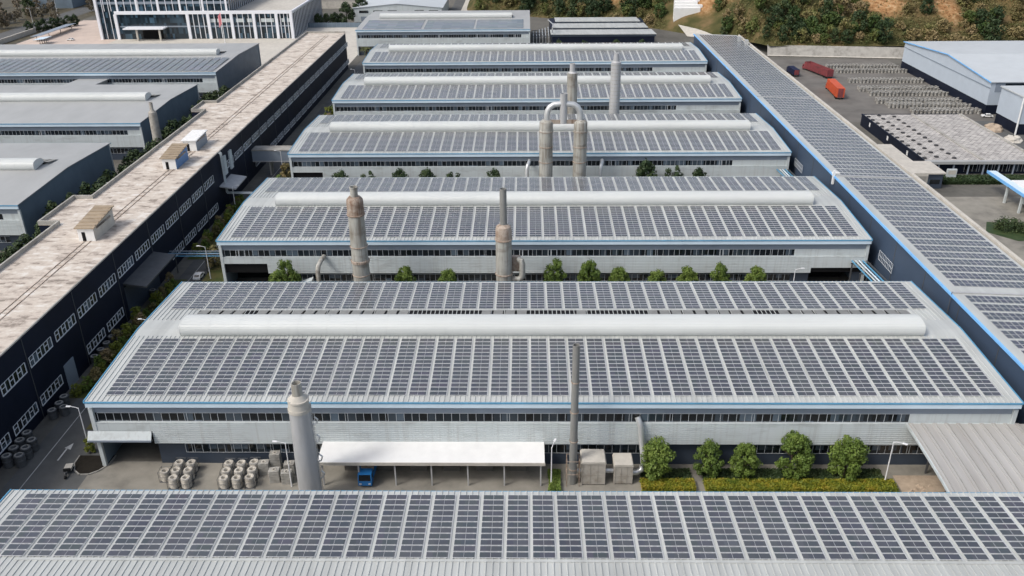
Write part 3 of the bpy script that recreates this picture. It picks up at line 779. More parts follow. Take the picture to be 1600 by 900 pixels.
CL = [('pale coil crate at the left end of the left cluster, nearest the doorway', -64.6, 123.4), ('coil crate in the left cluster, middle of its front row', -62.4, 121.5), ('coil crate in the left cluster, right end of its front row', -60.2, 121.5),
      ('coil crate in the left cluster, left one of its middle row', -62.7, 123.7), ('coil crate in the left cluster, right one of its middle row', -60.5, 123.7), ('coil crate in the left cluster, left one of its back row by the wall', -62.9, 125.9), ('coil crate in the left cluster, right one of its back row by the wall', -60.7, 125.9)]
for l, x, y in CL: coil(l, x, y - .6, 0, .9)
nm = {0: 'front', 1: 'middle', 2: 'back'}; cn = {0: 'left', 1: 'middle', 2: 'right'}
for c in range(3):
    for r in range(3):
        coil(f'coil crate of the three by three block, {cn[c]} column, {nm[r]} row', -53.4 + c * 2.25 - r * .2, 120.9 + r * 2.15 + (.3 if c == 2 else 0), 0, .9)
def block_crate(label, x, y, h):
    t = thing('packed_bale', label, 'bale', (x, y, .03), .1, 'pale bales left of the smooth stack')
    m = MB(); pr = [(-.85, -.75), (.85, -.75), (.95, -.6), (.95, .6), (.85, .75), (-.85, .75), (-.95, .6), (-.95, -.6)]
    n = int(h / .3)
    for i in range(n):
        z = i * h / n; s = 1 - .04 * (i % 2)
        m.prism([(a * s, b * s) for a, b in pr], 'z', z, z + h / n - .02)
    m.build('bale', 'drum_grey', t)
    MB().lathe([(.42, h - .02), (.42, h + .05), (.2, h + .05), (.2, h - .1)], 0, 0, 12).build('core', 'coil_wire', t)
block_crate('tall pale bale at the back of the group left of the smooth stack', -45.5, 126.0, 3.6)
block_crate('short bale at the left end of the group left of the smooth stack', -47.4, 124.9, 2.4)
block_crate('front bale of the group left of the smooth stack, with a round core', -44.9, 122.6, 2.5)
block_crate('front bale closest to the foot of the smooth stack', -42.6, 122.2, 2.4)
block_crate('half hidden bale behind the one at the foot of the smooth stack', -42.6, 124.4, 2.6)
# beige duct boxes and bright pipe
def ductbox(label, x, y, w, d, h):
    t = thing('filter_box', label, 'filter box', (x, y, .03), 0, 'beige filter boxes')
    MB().box(-w / 2, w / 2, 0, d, .2, h).build('body', 'duct_beige', t)
    MB().prism([(-w / 2 - .12, h + .01), (w / 2 + .12, h + .01), (w / 2 - .1, h + .45), (-w / 2 + .1, h + .45)], 'y', -.12, d + .12).build('lid', 'concrete_pale', t)
    m = MB()
    for k in range(4): m.box(-w / 2 + .1 + k * (w - .25) / 3, -w / 2 + .22 + k * (w - .25) / 3, -.06, -.005, .2, h - .05)
    m.box(-w / 2, w / 2, -.05, -.01, h * .5, h * .5 + .08); m.build('stiffener', 'duct_beige', t)
    m = MB()
    for a in (-w / 2 + .15, w / 2 - .4):
        for b in (.1, d - .4): m.box(a, a + .25, b, b + .25, 0, .2)
    m.build('foot', 'steel_dark', t)
ductbox('larger beige filter box right beside the thin pipe stack', 11.8, 121.6, 4.2, 3.6, 4.6)
ductbox('smaller beige filter box next to the bright bent pipe', 17.1, 121.8, 3.3, 3.2, 3.9)
m = MB(); m.tube([(18.7, 123.2, 1.6), (19.6, 123.2, 1.6), (20.4, 123.4, 2.0), (20.8, 124.0, 3.0), (20.7, 124.8, 4.6), (20.4, 125.6, 7.0), (20.2, 125.8, 9.4), (19.9, 126.0, 10.5), (19.6, 126.4, 11.2)], .52, 12)
m.tube([(13.9, 123.2, 2.0), (15.5, 123.2, 2.0)], .45, 10); m.tube([(9.0, 123.0, 2.2), (9.8, 123.0, 2.2)], .4, 10)
tag(m.build('exhaust_duct', 'steel_bright'), 'bright bent exhaust duct climbing the wall beside the filter boxes', 'duct')

# ------------------------------------------------------------------ lamps
def lamp(label, x, y, h=9., side=-1, rz=0, base=True):
    t = thing('street_lamp', label, 'street lamp', (x, y, 0), rz, 'white street lamps')
    MB().lathe([(.16, 0), (.13, .5), (.10, h * .5), (.075, h)], 0, 0, 8).build('pole', 'lamp_white', t)
    MB().tube([(0, 0, h - .08), (side * .5, 0, h + .15), (side * 1.5, 0, h + .35)], .055, 6).build('arm', 'lamp_white', t)
    m = MB(); m.box(min(side * 1.4, side * 2.2), max(side * 1.4, side * 2.2), -.17, .17, h + .28, h + .42); m.build('lamp_head', 'lamp_white', t)
    return t
lamp('white lamp at the lane corner by the planted bed, nearest on the left', -82.6, 131.6, 9.4, -1)
lamp('white lamp on the lane beside the third hall', -84.3, 206.5, 9.2, -1)
lamp('white lamp on the lane beside the fourth hall', -86.0, 290.5, 9.2, -1)
lamp('white lamp half hidden behind the roof edge of the second hall', -83.3, 166, 9.2, -1)
lamp('distant white lamp on the lane near the far hall', -84, 425, 9, -1)
lamp('tall white lamp on the yellow hedge left of the corrugated shed', 63.1, 122.0, 9.2, 1, R_(-35))
lamp('white lamp before the right end of the third hall', 66, 192.5, 9, 1)
lamp('thin white lamp pole in front of the right end of the loading canopy', 4.4, 121.5, 8.2, 1, R_(70))
lamp('thin white lamp just left of the smooth stack', -41.6, 121.0, 9.4, -1)
lamp('white lamp among the shrubs left of the third hall roof', -92.2, 255.3, 8.8, 1)
lamp('lamp by the dark trees left of the navy building', -121.5, 240, 15, -1)

# ------------------------------------------------------------------ plants
def leaf_cloud(m, cents, rads, n, size, rnd, flat=.5):
    tot = sum(r ** 2 for r in rads)
    for c, r in zip(cents, rads):
        k = max(4, int(n * r * r / tot))
        for _ in range(k):
            d = Vector((rnd.gauss(0, 1), rnd.gauss(0, 1), rnd.gauss(0, 1))).normalized()
            p = Vector(c) + d * r * rnd.uniform(.55, 1.05)
            nrm = (d + Vector((rnd.uniform(-1, 1), rnd.uniform(-1, 1), rnd.uniform(-.2, 1.2))) * .8).normalized()
            u = nrm.orthogonal().normalized(); u = (Matrix.Rotation(rnd.uniform(0, 6.3), 3, nrm) @ u); v = nrm.cross(u)
            s = size * rnd.uniform(.6, 1.35)
            m.add([p + u * s, p + v * s * .55, p - u * s, p - v * s * .55], [(0, 1, 2, 3)])
def crown_mesh(h, r, z0, seed, n, size, mat, shape='round'):
    rnd = random.Random(seed); m = MB(); cs = []; rs_ = []
    nc = 34 if n < 2000 else 80
    lop = (rnd.uniform(-.14, .14) * r, rnd.uniform(-.12, .12) * r)
    for i in range(nc):
        t = rnd.random()
        z = z0 + (h - z0) * t
        if shape == 'round': R = r * math.sqrt(max(0, 1 - (2 * t - .85) ** 2 / 1.35))
        elif shape == 'cone': R = r * (1.05 - t) ** .75
        else: R = r * math.sqrt(max(.05, 1 - (2 * t - 1) ** 2))
        a = rnd.uniform(0, 6.283); q = R * math.sqrt(rnd.uniform(.15, 1)) * .85
        cs.append((q * math.cos(a) + lop[0] * t, q * math.sin(a) + lop[1] * t, z)); rs_.append((rnd.uniform(.2, .36) if n < 2000 else rnd.choice((rnd.uniform(.10, .2), rnd.uniform(.18, .32)))) * r)
    leaf_cloud(m, cs, rs_, n, size, rnd)
    return m.mesh('crown', mat)
def trunk_mesh(h, r, seed, mat):
    rnd = random.Random(seed); m = MB()
    m.tube([(0, 0, 0), (.05 * h * rnd.uniform(-.5, .5), .03 * h * rnd.uniform(-.5, .5), h * .5), (0, 0, h * .85)], [r, r * .75, r * .3], 7)
    for k in range(5):
        a = k * 1.3 + rnd.random(); z = h * (.4 + .08 * k)
        m.tube([(0, 0, z), (h * .12 * math.cos(a), h * .12 * math.sin(a), z + h * .12), (h * .24 * math.cos(a), h * .24 * math.sin(a), z + h * .2)], [r * .45, r * .3, r * .12], 5)
    return m.mesh('trunk', mat)
def tree(label, x, y, cm_, tm_, s=1., group=None, z=0., rnd=random, name='tree', cat='tree', sz=None):
    t = thing(name, label, cat, (x, y, z), rnd.uniform(0, 6.28), group)
    t.scale = (s, s, sz or s)
    link('crown', cm_, t)
    if tm_: link('trunk', tm_, t)
    return t
RC = [crown_mesh(7.4, 3.05, 1.3, 20 + i, 5200, .21, 'leaf_green') for i in range(4)]
RT = trunk_mesh(6.5, .17, 3, 'bark')
G1 = 'round trees in the front courtyard'
rn = random.Random(5)
for i, (l, x, y, s) in enumerate([('tallest round tree nearest the bright bent duct, on the left hedge', 23.3, 123.6, 1.10), ('smallest round tree at the left end of the long hedge', 32.4, 124.0, .92),
        ('round tree second from the left on the long hedge', 38.7, 124.0, .94), ('lush round tree in the middle of the long hedge', 47.0, 124.0, 1.14), ('round tree at the right end of the long hedge, by the white lamp', 56.6, 124.0, 1.12)]):
    tree(l, x, y, RC[i % 4], RT, s, G1, .03, rn, 'round_tree')
G2 = 'round trees before the third hall'
for i, (x, top, l) in enumerate([(-59.5, 12.0, 'big round tree at the left end before the third hall'), (-62.5, 9.3, 'small shrub like tree left of the big one before the third hall'), (-29.8, 10.6, 'round tree right of the left rusty stack'), (-19.8, 9.6, 'small round tree midway between the two rusty stacks'),
        (6.9, 12.1, 'tall round tree right of the right rusty stack with a side duct'), (15.4, 12.1, 'tall bright round tree, second right of the right rusty stack'), (23.4, 9.9, 'small round tree, third right of the right rusty stack'), (32.8, 9.4, 'low round tree, fourth right of the right rusty stack'),
        (40.0, 10.6, 'round tree, fifth right of the right rusty stack'), (48.3, 11.0, 'broad round tree, sixth right of the right rusty stack'), (56.8, 10.5, 'rightmost round tree before the third hall')]):
    tree(l, x, 193.6, RC[(i + 1) % 4], RT, 1.1 if top > 11 else .98, G2, top - 7.7 * 1.07 if False else .03, rn, 'round_tree', sz=max(.9, (top - .9) / 7.9))
DC = [crown_mesh(6.6, 2.9, .6, 40 + i, 1500, .34, 'leaf_dark') for i in range(3)]
G3 = 'dark bushy trees before the fourth hall'
for i, (px_, l, s) in enumerate([(-60.2, 'leftmost dark bush before the fourth hall', .95), (-51.5, 'second dark bush from the left before the fourth hall', .95), (-41.6, 'third dark bush from the left before the fourth hall', 1.0), (-32.2, 'fourth dark bush from the left before the fourth hall', 1.0), (-23.4, 'fifth dark bush from the left before the fourth hall', .95), (-11.0, 'dark bush just left of the joined stacks', 1.0),
        (38.2, 'largest dark bush right of the joined stacks', 1.25), (47.4, 'middle dark bush right of the joined stacks', 1.1), (56.4, 'smallest dark bush right of the joined stacks', 1.0)]):
    tree(l, px_, 266.2, DC[i % 3], RT, s * 1.25, G3, .03, rn, 'bushy_tree', sz=1.5 * s)
# hedges
def hedge(label, x0, x1, y0, y1, h, mat, n, size=.16, grp=None, name='hedge'):
    rnd = random.Random(int(abs(x0) * 10)); m = MB()
    m.box(x0 + .15, x1 - .15, y0 + .15, y1 - .15, 0, h - .2)
    for _ in range(n):
        f = rnd.random()
        if f < .6: p = Vector((rnd.uniform(x0, x1), rnd.uniform(y0, y1), h + rnd.uniform(-.2, .12)))
        else: p = Vector((rnd.uniform(x0, x1), rnd.choice((y0, y1)) + rnd.uniform(-.1, .1), rnd.uniform(0, h)))
        nr = Vector((rnd.uniform(-1, 1), rnd.uniform(-1, 1), rnd.uniform(0, 1.5))).normalized(); u = nr.orthogonal().normalized(); v = nr.cross(u); s = size * rnd.uniform(.6, 1.4)
        m.add([p + u * s, p + v * s * .7, p - u * s, p - v * s * .7], [(0, 1, 2, 3)])
    return tag(m.build(name, mat), label, 'hedge', grp)
hedge('short yellow green clipped hedge under the tallest round tree', 20.1, 29.6, 119.6, 122.2, 1.1, 'leaf_hedge', 3200, grp='yellow hedges')
hedge('long yellow orange clipped hedge under four round trees', 31.2, 64.6, 119.6, 122.2, 1.1, 'leaf_hedge', 9000, grp='yellow hedges')
hedge('dark green planting strip behind the short yellow hedge', 20.4, 29.4, 122.5, 125.6, .6, 'leaf_dark', 2200, .2, 'dark planting strips')
hedge('dark green planting strip behind the long yellow hedge', 31.4, 63.5, 122.5, 125.6, .6, 'leaf_dark', 7000, .2, 'dark planting strips')
hedge('small green planted patch right of the loading canopy', 3.9, 6.1, 119.8, 125.0, .8, 'leaf_green', 900, .2)
# planted bed at the lane corner
bp = [(-83.4, 129.6), (-83.3, 127.2), (-82.3, 125.2), (-80.9, 124.1), (-79.3, 124.2), (-78.0, 125.2), (-77.0, 127.0), (-76.8, 129.6)]
bd = thing('planted_bed', 'kerbed bed of dark soil at the lane corner with a lime green shrub', 'flower bed', (-80.2, 127, 0))
MB().prism([(x + 80.2, y - 127) for x, y in bp], 'z', .02, .16).build('soil', 'soil', bd)
m = MB()
for a, b in zip(bp[:-1], bp[1:]):
    a = Vector((a[0] + 80.2, a[1] - 127, 0)); b = Vector((b[0] + 80.2, b[1] - 127, 0)); d = (b - a).normalized(); nn = Vector((d.y, -d.x, 0)) * -.22
    m.add([a, b, b - nn, a - nn, a + Vector((0, 0, .24)), b + Vector((0, 0, .24)), b - nn + Vector((0, 0, .24)), a - nn + Vector((0, 0, .24))], [(4, 5, 6, 7), (0, 1, 5, 4), (2, 3, 7, 6)])
m.build('kerb', 'concrete', bd)
tree('lime green shrub at the tip of the kerbed bed by the lamp', -82.0, 130.8, crown_mesh(3.2, 1.2, .2, 77, 900, .2, 'leaf_lime'), None, 1, None, .1, rn, 'lime_shrub', 'shrub')
# lane shrubs between navy building and halls
SCM = [crown_mesh(3.6, 1.7, .2, 60 + i, 700, .24, ('leaf_lime', 'leaf_green', 'leaf_dry')[i]) for i in range(3)]
SP = [(-93.6 + 1.2 * ((q * 7) % 5) / 2, 150 + q * 2.1, .55 + .1 * (q % 4)) for q in range(26) if q % 5 != 3] + [(-93.4 + ((q * 3) % 4) * .6, 222 + q * 2.6, .7) for q in range(17)] + [(-84.6, 146, 1), (-83.2, 149, .9), (-85.0, 153, 1.1), (-83.0, 156, .9), (-82.9, 160, 1), (-84.8, 164, .8), (-83.0, 170, 1.1), (-84.9, 176, 1.0), (-83.5, 184, 1.1), (-85.5, 214, 1.2), (-83.6, 220, 1.3), (-84.8, 228, 1.2), (-83.4, 236, 1.2), (-84.6, 243, 1.1),
      (-83, 275, 1.1), (-82.6, 284, 1.3), (-82.4, 300, 1.1), (-83, 312, 1), (-82.5, 352, 1.2), (-84, 362, 1.3), (-83.4, 374, 1.2), (-84, 386, 1.2)]
for i, (x, y, s) in enumerate(SP):
    tree('low mixed green and ochre shrub along the shaded lane beside the hall ends', x, y, SCM[i % 3], None, s * 1.35, 'shrubs along the shaded lane', .02, rn, 'lane_shrub', 'shrub')
rect('verge', 'leaf_scrub', -95.2, -90.4, 149, 206, .045)
rect('verge', 'leaf_scrub', -95.2, -90.4, 219, 268, .045)
rect('verge', 'leaf_scrub', -86.3, -79.4, 138, 460, .04)
# palms near the far hall
def palm_mesh():
    m = MB(); rnd = random.Random(3)
    for k in range(26):
        a = k * 2.4; e = rnd.uniform(-.3, .9); L = rnd.uniform(2.6, 3.6); pts = []
        for i in range(6):
            s = i / 5 * L; z = s * math.sin(e) - .16 * s * s; r = s * math.cos(e); pts.append(Vector((r * math.cos(a), r * math.sin(a), z)))
        sd_ = Vector((-math.sin(a), math.cos(a), 0))
        for i in range(5):
            w0, w1 = .38 * (1 - i / 6), .38 * (1 - (i + 1) / 6)
            m.add([pts[i] - sd_ * w0 + Vector((0, 0, -.15)), pts[i], pts[i + 1], pts[i + 1] - sd_ * w1 + Vector((0, 0, -.15))], [(0, 1, 2, 3)])
            m.add([pts[i] + sd_ * w0 + Vector((0, 0, -.15)), pts[i], pts[i + 1], pts[i + 1] + sd_ * w1 + Vector((0, 0, -.15))], [(0, 1, 2, 3)])
    return m.mesh('crown', 'palm_green')
pm = palm_mesh(); ptm = MB().tube([(0, 0, -5.5), (.1, 0, -2.5), (0, 0, .1)], [.3, .24, .2], 8).mesh('trunk', 'bark')
def palm(label, x, y, h, s):
    t = thing('palm_tree', label, 'palm tree', (x, y, h), rn.uniform(0, 6), 'palms before the far hall'); t.scale = (s, s, h / 5.5)
    link('crown', pm, t); link('trunk', ptm, t)
for i, (x, l) in enumerate([(-90.5, 'big palm at the left corner of the far hall'), (-74, 'second palm from the left before the far hall'), (-57, 'third palm from the left before the far hall'), (-29, 'fourth palm before the far hall, right of its dark door'), (-14.5, 'fifth palm from the left before the far hall'), (-1, 'last palm at the right end of the far hall')]):
    palm(l, x, 497, 5.6, 1.5 if i == 0 else 1.15)
palm('palm in the planting behind the end of the lane', -84.5, 481, 5.5, 1.3)
# dark trees left of the navy building
KC = [crown_mesh(9.5, 4.2, 1.0, 80 + i, 1700, .42, 'leaf_dark') for i in range(3)]
KT = trunk_mesh(8, .22, 5, 'bark')
k = 0
for y in list(range(196, 300, 9)) + list(range(318, 395, 10)):
    for x in ((-137, -131, -124.5) if y < 300 else (-136, -129)):
        k += 1
        tree('dark dense tree in the gap between the navy building and the left halls', x + rn.uniform(-1.5, 1.5), y + rn.uniform(-2, 2), KC[k % 3], KT, rn.uniform(.8, 1.2), 'dark trees behind the navy building', 0, rn, 'dense_tree')
tree('broad dark tree at the corner of the hall before the office', -124, 401, KC[0], KT, 1.2, None, 0, rn, 'dense_tree')

# ------------------------------------------------------------------ pipe bridges and footbridge over the lane
fb = thing('footbridge', 'grey covered footbridge from the navy building across the lane', 'footbridge', (-89, 291, 0))
MB().box(-7.4, 10.2, 0, 5.2, 9.2, 9.6).build('deck_roof', 'concrete', fb)
MB().box(-7.4, 10.2, .2, .4, 5.6, 9.19).build('side_wall', 'band_grey', fb)
MB().box(-7.4, 10.2, .05, 5.0, 5.2, 5.55).build('floor', 'steel_clean', fb)
MB().box(-2, -1.5, 1, 4, 0, 5.2).box(7, 7.5, 1, 4, 0, 5.2).build('pier', 'concrete', fb)
pb = thing('pipe_bridge', 'bundle of thin blue and grey pipes carried across the lane before the third hall', 'pipe bridge', (-87.5, 209, 0))
for k in range(4): MB().tube([(-8.8, k * .9, 5.5 + .25 * (k % 2)), (9.8, k * .9, 5.5 + .25 * (k % 2))], .13, 6).build('pipe', 'band_grey' if k % 2 else 'gutter_blue', pb)
for x in (-7, 1, 8.5): MB().box(x, x + .2, -.1, 2.9, 5.1, 5.35).box(x, x + .2, 1.2, 1.4, 0, 5.1).build('trestle', 'steel_dark', pb)
pb = thing('pipe_bridge', 'pale pipe running down the navy wall and across the lane at mid length', 'pipe bridge', (-96, 259, 0))
for k in (0, 1.0): MB().tube([(-.2, k, 18.5), (.3, k, 18.2), (.35, k, 5.6), (.6, k, 5.2), (11, k, 5.0), (17, k, 5.0)], .22, 8).build('pipe', 'clad_white', pb)
for (y, l) in ((186, 'blue and white pipe bridge between the third hall and the slate blue building'), (259.5, 'blue pipe bridge between the fourth hall and the slate blue building')):
    pb = thing('pipe_bridge', l, 'pipe bridge', (84, y, 0))
    for k in range(5): MB().tube([(-2.0 + k * .9, 15, 8.2), (-2.0 + k * .9, 13, 8.5), (-1 + k * .9, -3, 8.5)], .2, 6).build('pipe', ('gutter_blue', 'clad_white', 'fascia_blue', 'gutter_blue', 'steel_dark')[k], pb)
    for q in (0, 6, 12): MB().box(-2.4, 2.6, q, q + .25, 7.9, 8.2).box(-2.2, -1.9, q, q + .25, 0, 7.9).box(2.1, 2.4, q, q + .25, 0, 7.9).build('trestle', 'steel_dark', pb)
for i, (x, y, l) in enumerate(((-52.0, 194, 'grey elbow duct on the wall left of the left rusty stack'), (.3, 266, 'short white elbow vent left of the joined stacks'), (24, 266, 'short white elbow vent right of the joined stacks'))):
    m = MB(); m.tube([(x, y, 0), (x, y, 8 if i == 0 else 10.6), (x + .2, y + .5, 9.3 if i == 0 else 11.6), (x + .6, y + 2, 10 if i == 0 else 12), (x + .8, y + 4.6, 10 if i == 0 else 12)], .6, 10)
    tag(m.build('exhaust_duct', 'steel_stack' if i == 0 else 'steel_bright'), l, 'duct')
t = thing('vent_cabinet', 'white sloped cabinet beside the elbow duct before the third hall', 'cabinet', (-55, 193, 0))
MB().prism([(-1.5, 0), (1.5, 0), (1.5, 6.0), (-1.5, 5.0)], 'y', 0, 2).build('body', 'clad_white', t)
MB().box(-1.2, 1.2, -.06, -.01, 1, 4).build('door', 'band_grey', t)

# ------------------------------------------------------------------ vehicles
WHEEL = MB().lathe([(.0, -.14), (.28, -.15), (.5, -.15), (.52, -.1), (.52, .1), (.5, .15), (.28, .15), (.0, .14)], 0, 0, 16, False).mesh('wheel', 'rubber')
def wheel(par, x, y, r=.5): 
    o = link('wheel', WHEEL, par, (x, y, r), (0, R_(90), 0)); o.scale = (r / .52,) * 2 + (1,); return o
def truck(label, x, y, rz, paintm, L, kind, w=2.5, h=3.6, cabm=None):
    t = thing('lorry', label, 'truck', (x, y, .02), rz)
    MB().box(-w / 2 + .5, w / 2 - .5, -L, 0, .7, 1.0).build('chassis', 'steel_dark', t)
    cabm = cabm or paintm
    m = MB(); m.prism([(.25, .6), (2.1, .6), (2.15, 1.6), (1.85, 2.9), (.3, 3.0)], 'x', -w / 2 + .05, w / 2 - .05); m.build('cab', cabm, t)
    MB().add([(-w / 2 + .2, 2.19, 1.7), (w / 2 - .2, 2.19, 1.7), (w / 2 - .25, 1.90, 2.8), (-w / 2 + .25, 1.90, 2.8)], [(0, 1, 2, 3)]).build('windscreen', 'glass_dark', t)
    m = MB()
    for s in (-1, 1): m.box(s * (w / 2 - .04) - .02, s * (w / 2 - .04) + .02, .8, 1.7, 1.75, 2.55)
    m.build('side_window', 'glass_dark', t)
    for s in (-.8, .8): MB().box(s - .2, s + .2, 2.1, 2.2, .9, 1.15).build('headlight', 'frame_white', t)
    if kind == 'box':
        m = MB(); m.box(-w / 2, w / 2, -L, .1, 1.0, h); m.build('cargo_box', paintm, t)
        m = MB()
        for k in range(int(L / .6)):
            y0 = -L + .2 + k * .6
            for s in (-1, 1): m.box(s * w / 2 - .03, s * w / 2 + .03, y0, y0 + .12, 1.05, h - .05)
        m.build('side_rib', paintm, t)
        m = MB()
        for s in (-1, 1): m.box(s * .62 - .58, s * .62 + .58, -L - .05, -L - .005, 1.1, h - .1)
        m.build('rear_door', 'truck_red', t)
    else:
        m = MB(); m.box(-w / 2, w / 2, -L, .1, 1.0, 1.15)
        for s in (-1, 1): m.box(s * w / 2 - .05, s * w / 2 + .05, -L, .1, 1.15, h)
        m.box(-w / 2, w / 2, -L - .05, -L + .03, 1.15, h).box(-w / 2, w / 2, .05, .12, 1.15, h)
        for k in range(int(L / .9)):
            for s in (-1, 1): m.box(s * (w / 2 + .08) - .04, s * (w / 2 + .08) + .04, -L + .2 + k * .9, -L + .34 + k * .9, 1.0, h)
        m.build('cargo_bed', paintm, t)
        MB().prism([(-L + .3, 1.15), (-L * .85, 2.4), (-L * .5, 2.7), (-L * .2, 2.4), (-.3, 1.15)], 'x', -w / 2 + .1, w / 2 - .1).build('cargo_load', 'steel_rust', t)
    for yy in [1.1] + ([-L + 1.0, -L + 2.2, -L + 3.4] if L > 7 else [-L + 1.2]):
        for s in (-1, 1): wheel(t, s * (w / 2 - .25), yy)
    return t
truck('orange box trailer lorry parked in the storage yard', 146.6, 417.5, R_(-5), 'truck_orange', 20, 'box', 3.6, 5.2)
truck('long dusty red open lorry behind the orange one', 148.5, 462, R_(14), 'truck_red', 22, 'bed', 3.4, 4.4)
truck('dark navy lorry half hidden behind the concrete parapet', 137.8, 455, R_(2), 'truck_navy', 10, 'box', 3, 3.6)
truck('small blue lorry under the loading canopy', -28.4, 122.6, math.pi, 'truck_blue', 5.5, 'bed', 2.5, 2.2)
def car(label, x, y, rz, mat='white_paint', grp=None, s=1.):
    t = thing('parked_car', label, 'car', (x, y, .03), rz, grp); t.scale = (s, s, s)
    pr = [(-2.2, .35), (2.2, .35), (2.25, .7), (1.9, .9), (1.0, 1.0), (.45, 1.45), (-1.2, 1.48), (-1.9, 1.0), (-2.25, .9)]
    MB().prism(pr, 'x', -.88, .88).build('body', mat, t)
    MB().add([(-.75, 1.02, 1.02), (.75, 1.02, 1.02), (.68, .5, 1.44), (-.68, .5, 1.44)], [(0, 1, 2, 3)]).add([(-.7, -1.9, 1.02), (.7, -1.9, 1.02), (.65, -1.25, 1.46), (-.65, -1.25, 1.46)], [(3, 2, 1, 0)]).build('windscreen', 'glass_dark', t)
    m = MB()
    for q in (-1, 1): m.add([(q * .89, -1.6, 1.0), (q * .89, .85, 1.0), (q * .89, .4, 1.4), (q * .89, -1.15, 1.42)], [(0, 1, 2, 3)])
    m.build('side_window', 'glass_dark', t)
    for a in (-1.35, 1.4):
        for q in (-1, 1): wheel(t, q * .8, a, .33)
    return t
car('white rounded car at the foot of the big warehouse corner, leftmost of three', 197.2, 366, R_(80)); car('pale car in the middle of three below the warehouse', 201, 361.5, R_(95), 'clad_white'); car('silver car below the warehouse, right of the other two', 205.5, 362.2, R_(100), 'steel_bright')
car('white car parked before the carport by the office', -291, 560, R_(80))
car('small white van roof seen at the lane end before the third hall', -87.5, 207, 0)
tk = thing('cargo_tricycle', 'dark cargo tricycle with a pale box parked on the lane by the planted bed', 'tricycle', (-83.2, 124.2, .03), R_(190))
MB().box(-.65, .65, -1.9, -.3, .5, 1.0).build('cargo_box', 'concrete_pale', tk)
MB().box(-.6, .6, -.3, .1, .7, 1.15).build('seat', 'rubber', tk)
MB().tube([(0, 0, .55), (0, .8, .7), (0, 1.2, 1.1)], .1, 6).tube([(-.4, 1.0, 1.15), (.4, 1.0, 1.15)], .05, 6).build('handlebar', 'steel_dark', tk)
MB().tube([(0, -1.6, .5), (0, .2, .5), (0, 1.3, .4)], .09, 6).build('frame', 'steel_dark', tk)
for x, y in ((-.6, -1.2), (.6, -1.2), (0, 1.3)): wheel(tk, x, y, .32)

# drums by the navy wall
DRM = MB().lathe([(.9, 0), (.95, .1), (.92, .2), (.92, 1.2), (.97, 1.25), (.97, 1.4), (.92, 1.45), (.92, 2.2), (.95, 2.3), (.8, 2.4), (.5, 2.4), (.4, 2.2)], 0, 0, 18).mesh('drum', 'steel_dark')
DRT = MB().lathe([(.78, 2.405), (.72, 2.46), (.55, 2.46), (.5, 2.41)], 0, 0, 18, False).mesh('rim', 'drum_grey')
for i, (x, y) in enumerate([(-95.2, 126.6), (-93.0, 126.8), (-95.2, 129), (-93.0, 129.1), (-95.3, 131.4), (-93.1, 131.5), (-95.2, 133.8)]):
    t = thing('steel_drum', 'dark ring topped drum stacked against the navy wall at the left edge', 'drum', (x, y, .03), 0, 'dark drums by the navy wall'); link('drum', DRM, t); link('rim', DRT, t)
for i, (x, y) in enumerate([(-94.6, 142), (-94.4, 144.6), (-92.8, 143.2), (-94.6, 147), (-95.6, 163), (-95.5, 166), (-95.5, 169), (-95.6, 172), (-95.5, 196)]):
    t = thing('steel_drum', 'dusky drum standing further along the foot of the navy wall', 'drum', (x, y, .03), 0, 'dusky drums further along the wall'); link('drum', DRM, t); link('rim', DRT, t); t.scale = (.95, .95, .8)

# drums in the storage yard
def ydrum():
    m = MB(); m.lathe([(.58, 0), (.62, .08), (.6, .15), (.6, 1.35), (.64, 1.4), (.64, 1.5), (.45, 1.52), (.3, 1.52), (.28, 1.3)], 0, 0, 12)
    return m.mesh('storage_drum', 'drum_grey')
YD = ydrum(); rows = [(464.5, 160), (454, 162), (431, 160.5), (413.5, 159.5), (404.5, 161.5), (390, 159.5), (382, 161.5), (372, 168)]
cnt = 0; extra = MB()
for ri, (y, x0) in enumerate(rows):
    x1 = 197.5
    for dr in range(4):
        x = x0 + rn.uniform(0, .4) + (0 if dr == 0 else 1)
        while x < x1:
            yy = y + dr * 1.75 + rn.uniform(-.1, .1) - (x - 160) * .02
            if dr < 2 and cnt < 296 and rn.random() < .97 and not (dr == 1 and ri < 1):
                o = link('storage_drum', YD, None, (x, yy, .03), (0, 0, rn.uniform(0, 6))); o.scale = (1, 1, rn.uniform(.9, 1.25)); cnt += 1
                tag(o, 'squat grey drum in the long rows on the storage yard', 'drum', 'grey drums in rows on the yard')
            elif rn.random() < .95:
                extra.lathe([(.6, .03), (.6, 1.4), (.64, 1.5), (.3, 1.52), (.28, 1.3)], x, yy, 8)
            x += 1.75
tag(extra.build('drum_rows', 'drum_grey'), 'mass of further grey drums filling the rear of the yard rows', 'drums', None, 'stuff')

# ------------------------------------------------------------------ right: warehouse, cooler building, canopy, retaining wall
wh = thing('warehouse', 'large pale blue grey warehouse with a low gable and navy plinth', 'warehouse', (198.5, 371, 0))
gp = [(0, 4.0), (0, 13.7), (43, 17.0), (93, 13.7), (93, 4.0)]
MB().prism(gp, 'x', 0, 130).build('wall', 'wh_wall', wh)
MB().box(-.05, 130, -.05, 93.05, 0, 3.98).build('plinth', 'wall_navy', wh)
MB().prism([(-.6, 13.72), (-.6, 14.0), (43, 17.32), (93.6, 14.0), (93.6, 13.72), (43, 17.04)], 'x', -.5, 131).build('roof', 'wh_roof', wh)
MB().prism([(-.65, 13.6), (-.65, 14.06), (43, 17.38), (93.65, 14.06), (93.65, 13.6), (43, 16.94)], 'x', -.75, -.51).build('gable_trim', 'trim_blue', wh)
MB().box(-.16, -.01, 0, 93, 11.0, 11.45).build('flashing', 'band_grey', wh)
MB().box(2, 130, -.1, -.01, 9.6, 13.5).build('front_band', 'band_grey', wh)
